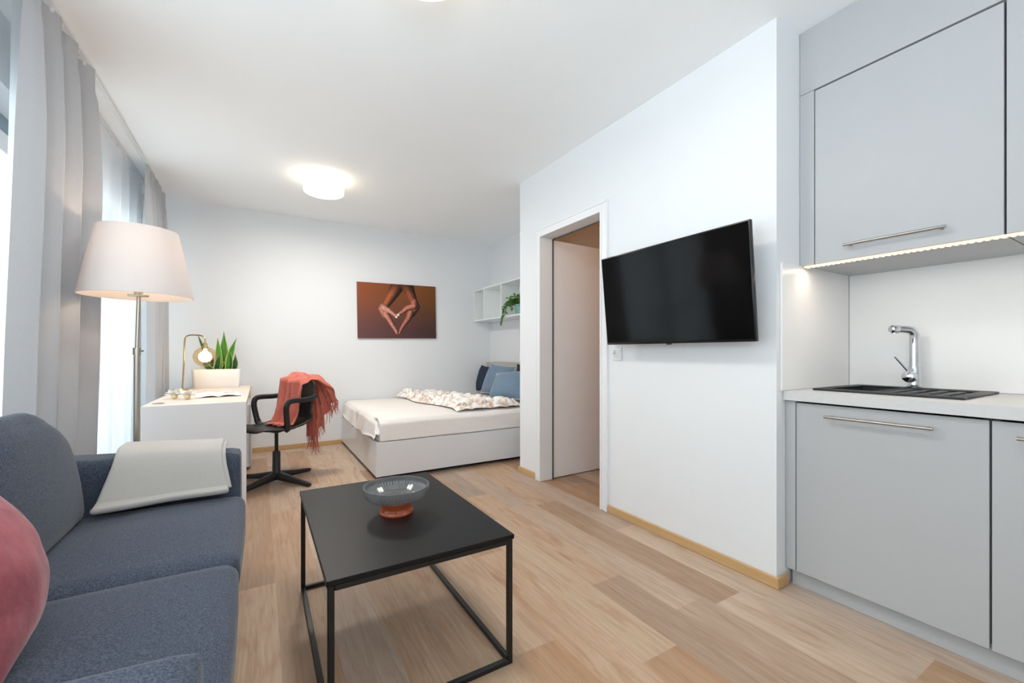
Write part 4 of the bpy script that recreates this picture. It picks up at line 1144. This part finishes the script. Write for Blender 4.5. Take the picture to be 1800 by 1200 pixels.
def leaf_at(bm, p, d, s):
    d = Vector(d).normalized(); sd = d.cross(Vector((rr.uniform(-1, 1), rr.uniform(-1, 1), rr.uniform(0.2, 1)))).normalized(); nn = sd.cross(d)
    r0 = bm.verts.new(p); a = bm.verts.new(p + d * s * 0.45 + sd * s * 0.36 + nn * s * 0.1); c = bm.verts.new(p + d * s * 0.45 - sd * s * 0.36 + nn * s * 0.1); tip = bm.verts.new(p + d * s); mid = bm.verts.new(p + d * s * 0.5)
    bm.faces.new((r0, a, mid)); bm.faces.new((r0, mid, c)); bm.faces.new((a, tip, mid)); bm.faces.new((mid, tip, c))
def vine(end, bow, n, s, spread):
    p0 = Vector((VX + rr.uniform(-0.03, 0.03), VY + rr.uniform(-0.03, 0.03), VZ + 0.108)); e = Vector(end)
    pts = [p0.lerp(e, k / 12) + Vector(bow) * math.sin(PI * min(1, 1.05 * k / 12)) for k in range(13)]
    tube(bs, pts, 0.0018, 5)
    for i in range(n):
        k = rr.random() ** 0.8 * 11.99; a = int(k); q = pts[a].lerp(pts[a + 1], k - a)
        leaf_at(bl, q, Vector((rr.uniform(-1, 1), rr.uniform(-1, 1), rr.uniform(-0.6, 0.9))), s * rr.uniform(0.7, 1.2))
vine((2.55, 4.54, 1.415), (-0.06, 0.02, 0.12), 60, 0.026, 0); vine((2.54, 4.50, 1.50), (-0.04, 0.03, 0.11), 55, 0.026, 0); vine((2.55, 4.44, 1.55), (-0.04, 0, 0.12), 60, 0.028, 0)
vine((2.58, 4.58, 1.64), (-0.02, 0.04, 0.07), 24, 0.024, 0); vine((2.55, 4.46, 1.745), (0, 0, 0.03), 20, 0.024, 0); vine((2.66, 4.20, 1.885), (-0.02, 0.02, 0), 36, 0.022, 0)
vine((2.62, 4.25, 1.76), (0, 0, 0.02), 40, 0.03, 0); vine((2.56, 4.36, 1.70), (0, 0, 0.03), 60, 0.03, 0); vine((2.56, 4.30, 1.58), (-0.05, 0, 0.09), 60, 0.028, 0); vine((2.64, 4.40, 1.72), (0, 0, 0.03), 50, 0.03, 0); vine((2.70, 4.35, 1.74), (0, 0, 0.03), 50, 0.03, 0)
vine((2.60, 4.20, 1.62), (-0.03, 0, 0.08), 20, 0.028, 0)
for _ in range(16): vine((2.62 + rr.uniform(-0.06, 0.07), 4.36 + rr.uniform(-0.1, 0.12), 1.70 + rr.uniform(-0.08, 0.08)), (-0.01, 0.01, 0.04), 22, 0.03, 0)
for q in (bs, bl):
    for v in q.verts:
        v.co.x = min(v.co.x, 2.836)
        if v.co.x > 2.555:
            v.co.z = max(SZ0 + 0.022, min(SZ1 - 0.022, v.co.z)); v.co.y = max(4.142, min(4.586, v.co.y))
part('stem', bs, M['stem'], t); part('foliage', bl, M['leafgreen'], t, smooth=False)

# ------------------------------------------------------------------ light
def point(name, loc, power, col, r=0.05):
    l = bpy.data.lights.new(name, 'POINT'); l.energy = power; l.color = col; l.shadow_soft_size = r
    o = bpy.data.objects.new(name, l); o.location = loc; COL.objects.link(o)
point('floor_lamp_light', (LX + 0.01, LY, 1.585), 3.2, (1.0, 0.74, 0.52), 0.025)
def down(name, loc, power, col, size):
    l = bpy.data.lights.new(name, 'AREA'); l.shape = 'DISK'; l.size = size; l.energy = power; l.color = col
    o = bpy.data.objects.new(name, l); o.location = loc; COL.objects.link(o)
    return o
down('ceiling_lamp_light', (0.49, 4.07, 2.482), 22, (1.0, 0.93, 0.85), 0.3)
down('ceiling_lamp_light', (0.50, 1.455, 2.482), 10, (1.0, 0.93, 0.85), 0.3)
led = bpy.data.lights.new('led_light', 'AREA'); led.shape = 'RECTANGLE'; led.size = 0.012; led.size_y = 1.2; led.energy = 1.5; led.color = (1.0, 0.84, 0.66)
lo = bpy.data.objects.new('led_light', led); lo.location = (UX + 0.012, 0.42, 1.4835); COL.objects.link(lo)
l = down('ceiling_fill_light', (-0.1, -0.6, 1.6), 25, (0.92, 0.965, 1.0), 0.9)  # unseen lamp behind the camera, added to brighten ceiling and near walls
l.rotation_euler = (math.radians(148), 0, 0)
point('hall_light', (2.8, 1.9, 2.1), 3.6, (1.0, 0.58, 0.24), 0.1)

w = bpy.data.worlds.new('overcast_sky_ground_fill'); SC.world = w; w.use_nodes = True
bg = w.node_tree.nodes['Background']
N, L = w.node_tree.nodes.new, w.node_tree.links.new
tc = N('ShaderNodeTexCoord'); sx = N('ShaderNodeSeparateXYZ'); L(tc.outputs['Generated'], sx.inputs[0])
cr = N('ShaderNodeValToRGB'); e = cr.color_ramp.elements
e[0].position = 0.0; e[0].color = (1.5, 1.63, 1.76, 1); e[1].position = 1.0; e[1].color = (0.42, 0.455, 0.48, 1)  # half below the horizon made brighter than the sky, added to light the ceiling
x = e.new(0.40); x.color = (0.93, 1.0, 1.07, 1); x = e.new(0.62); x.color = (0.55, 0.59, 0.62, 1)
mr = N('ShaderNodeMapRange'); mr.inputs['From Min'].default_value = -1; L(sx.outputs['Z'], mr.inputs['Value']); L(mr.outputs[0], cr.inputs['Fac'])
L(cr.outputs['Color'], bg.inputs['Color']); bg.inputs['Strength'].default_value = 3.2

# ------------------------------------------------------------------ camera
cd = bpy.data.cameras.new('camera'); cam = bpy.data.objects.new('camera', cd); COL.objects.link(cam)
cd.sensor_width = 36.0; cd.sensor_fit = 'HORIZONTAL'
cd.lens = 745.0 / 1800 * 36
cd.shift_y = 20.0 / 1800
cd.clip_start = 0.02
cam.location = (0, 0, 1.08)
cam.rotation_euler = (PI / 2, 0, -math.atan(444 / 745))
SC.camera = cam

SC.view_settings.view_transform = 'Standard'
SC.view_settings.look = 'None'
SC.view_settings.exposure = 0.27
SC.cycles.use_denoising = True
SC.cycles.max_bounces = 12
SC.cycles.diffuse_bounces = 6
SC.cycles.transparent_max_bounces = 16
SC.cycles.sample_clamp_indirect = 6.0
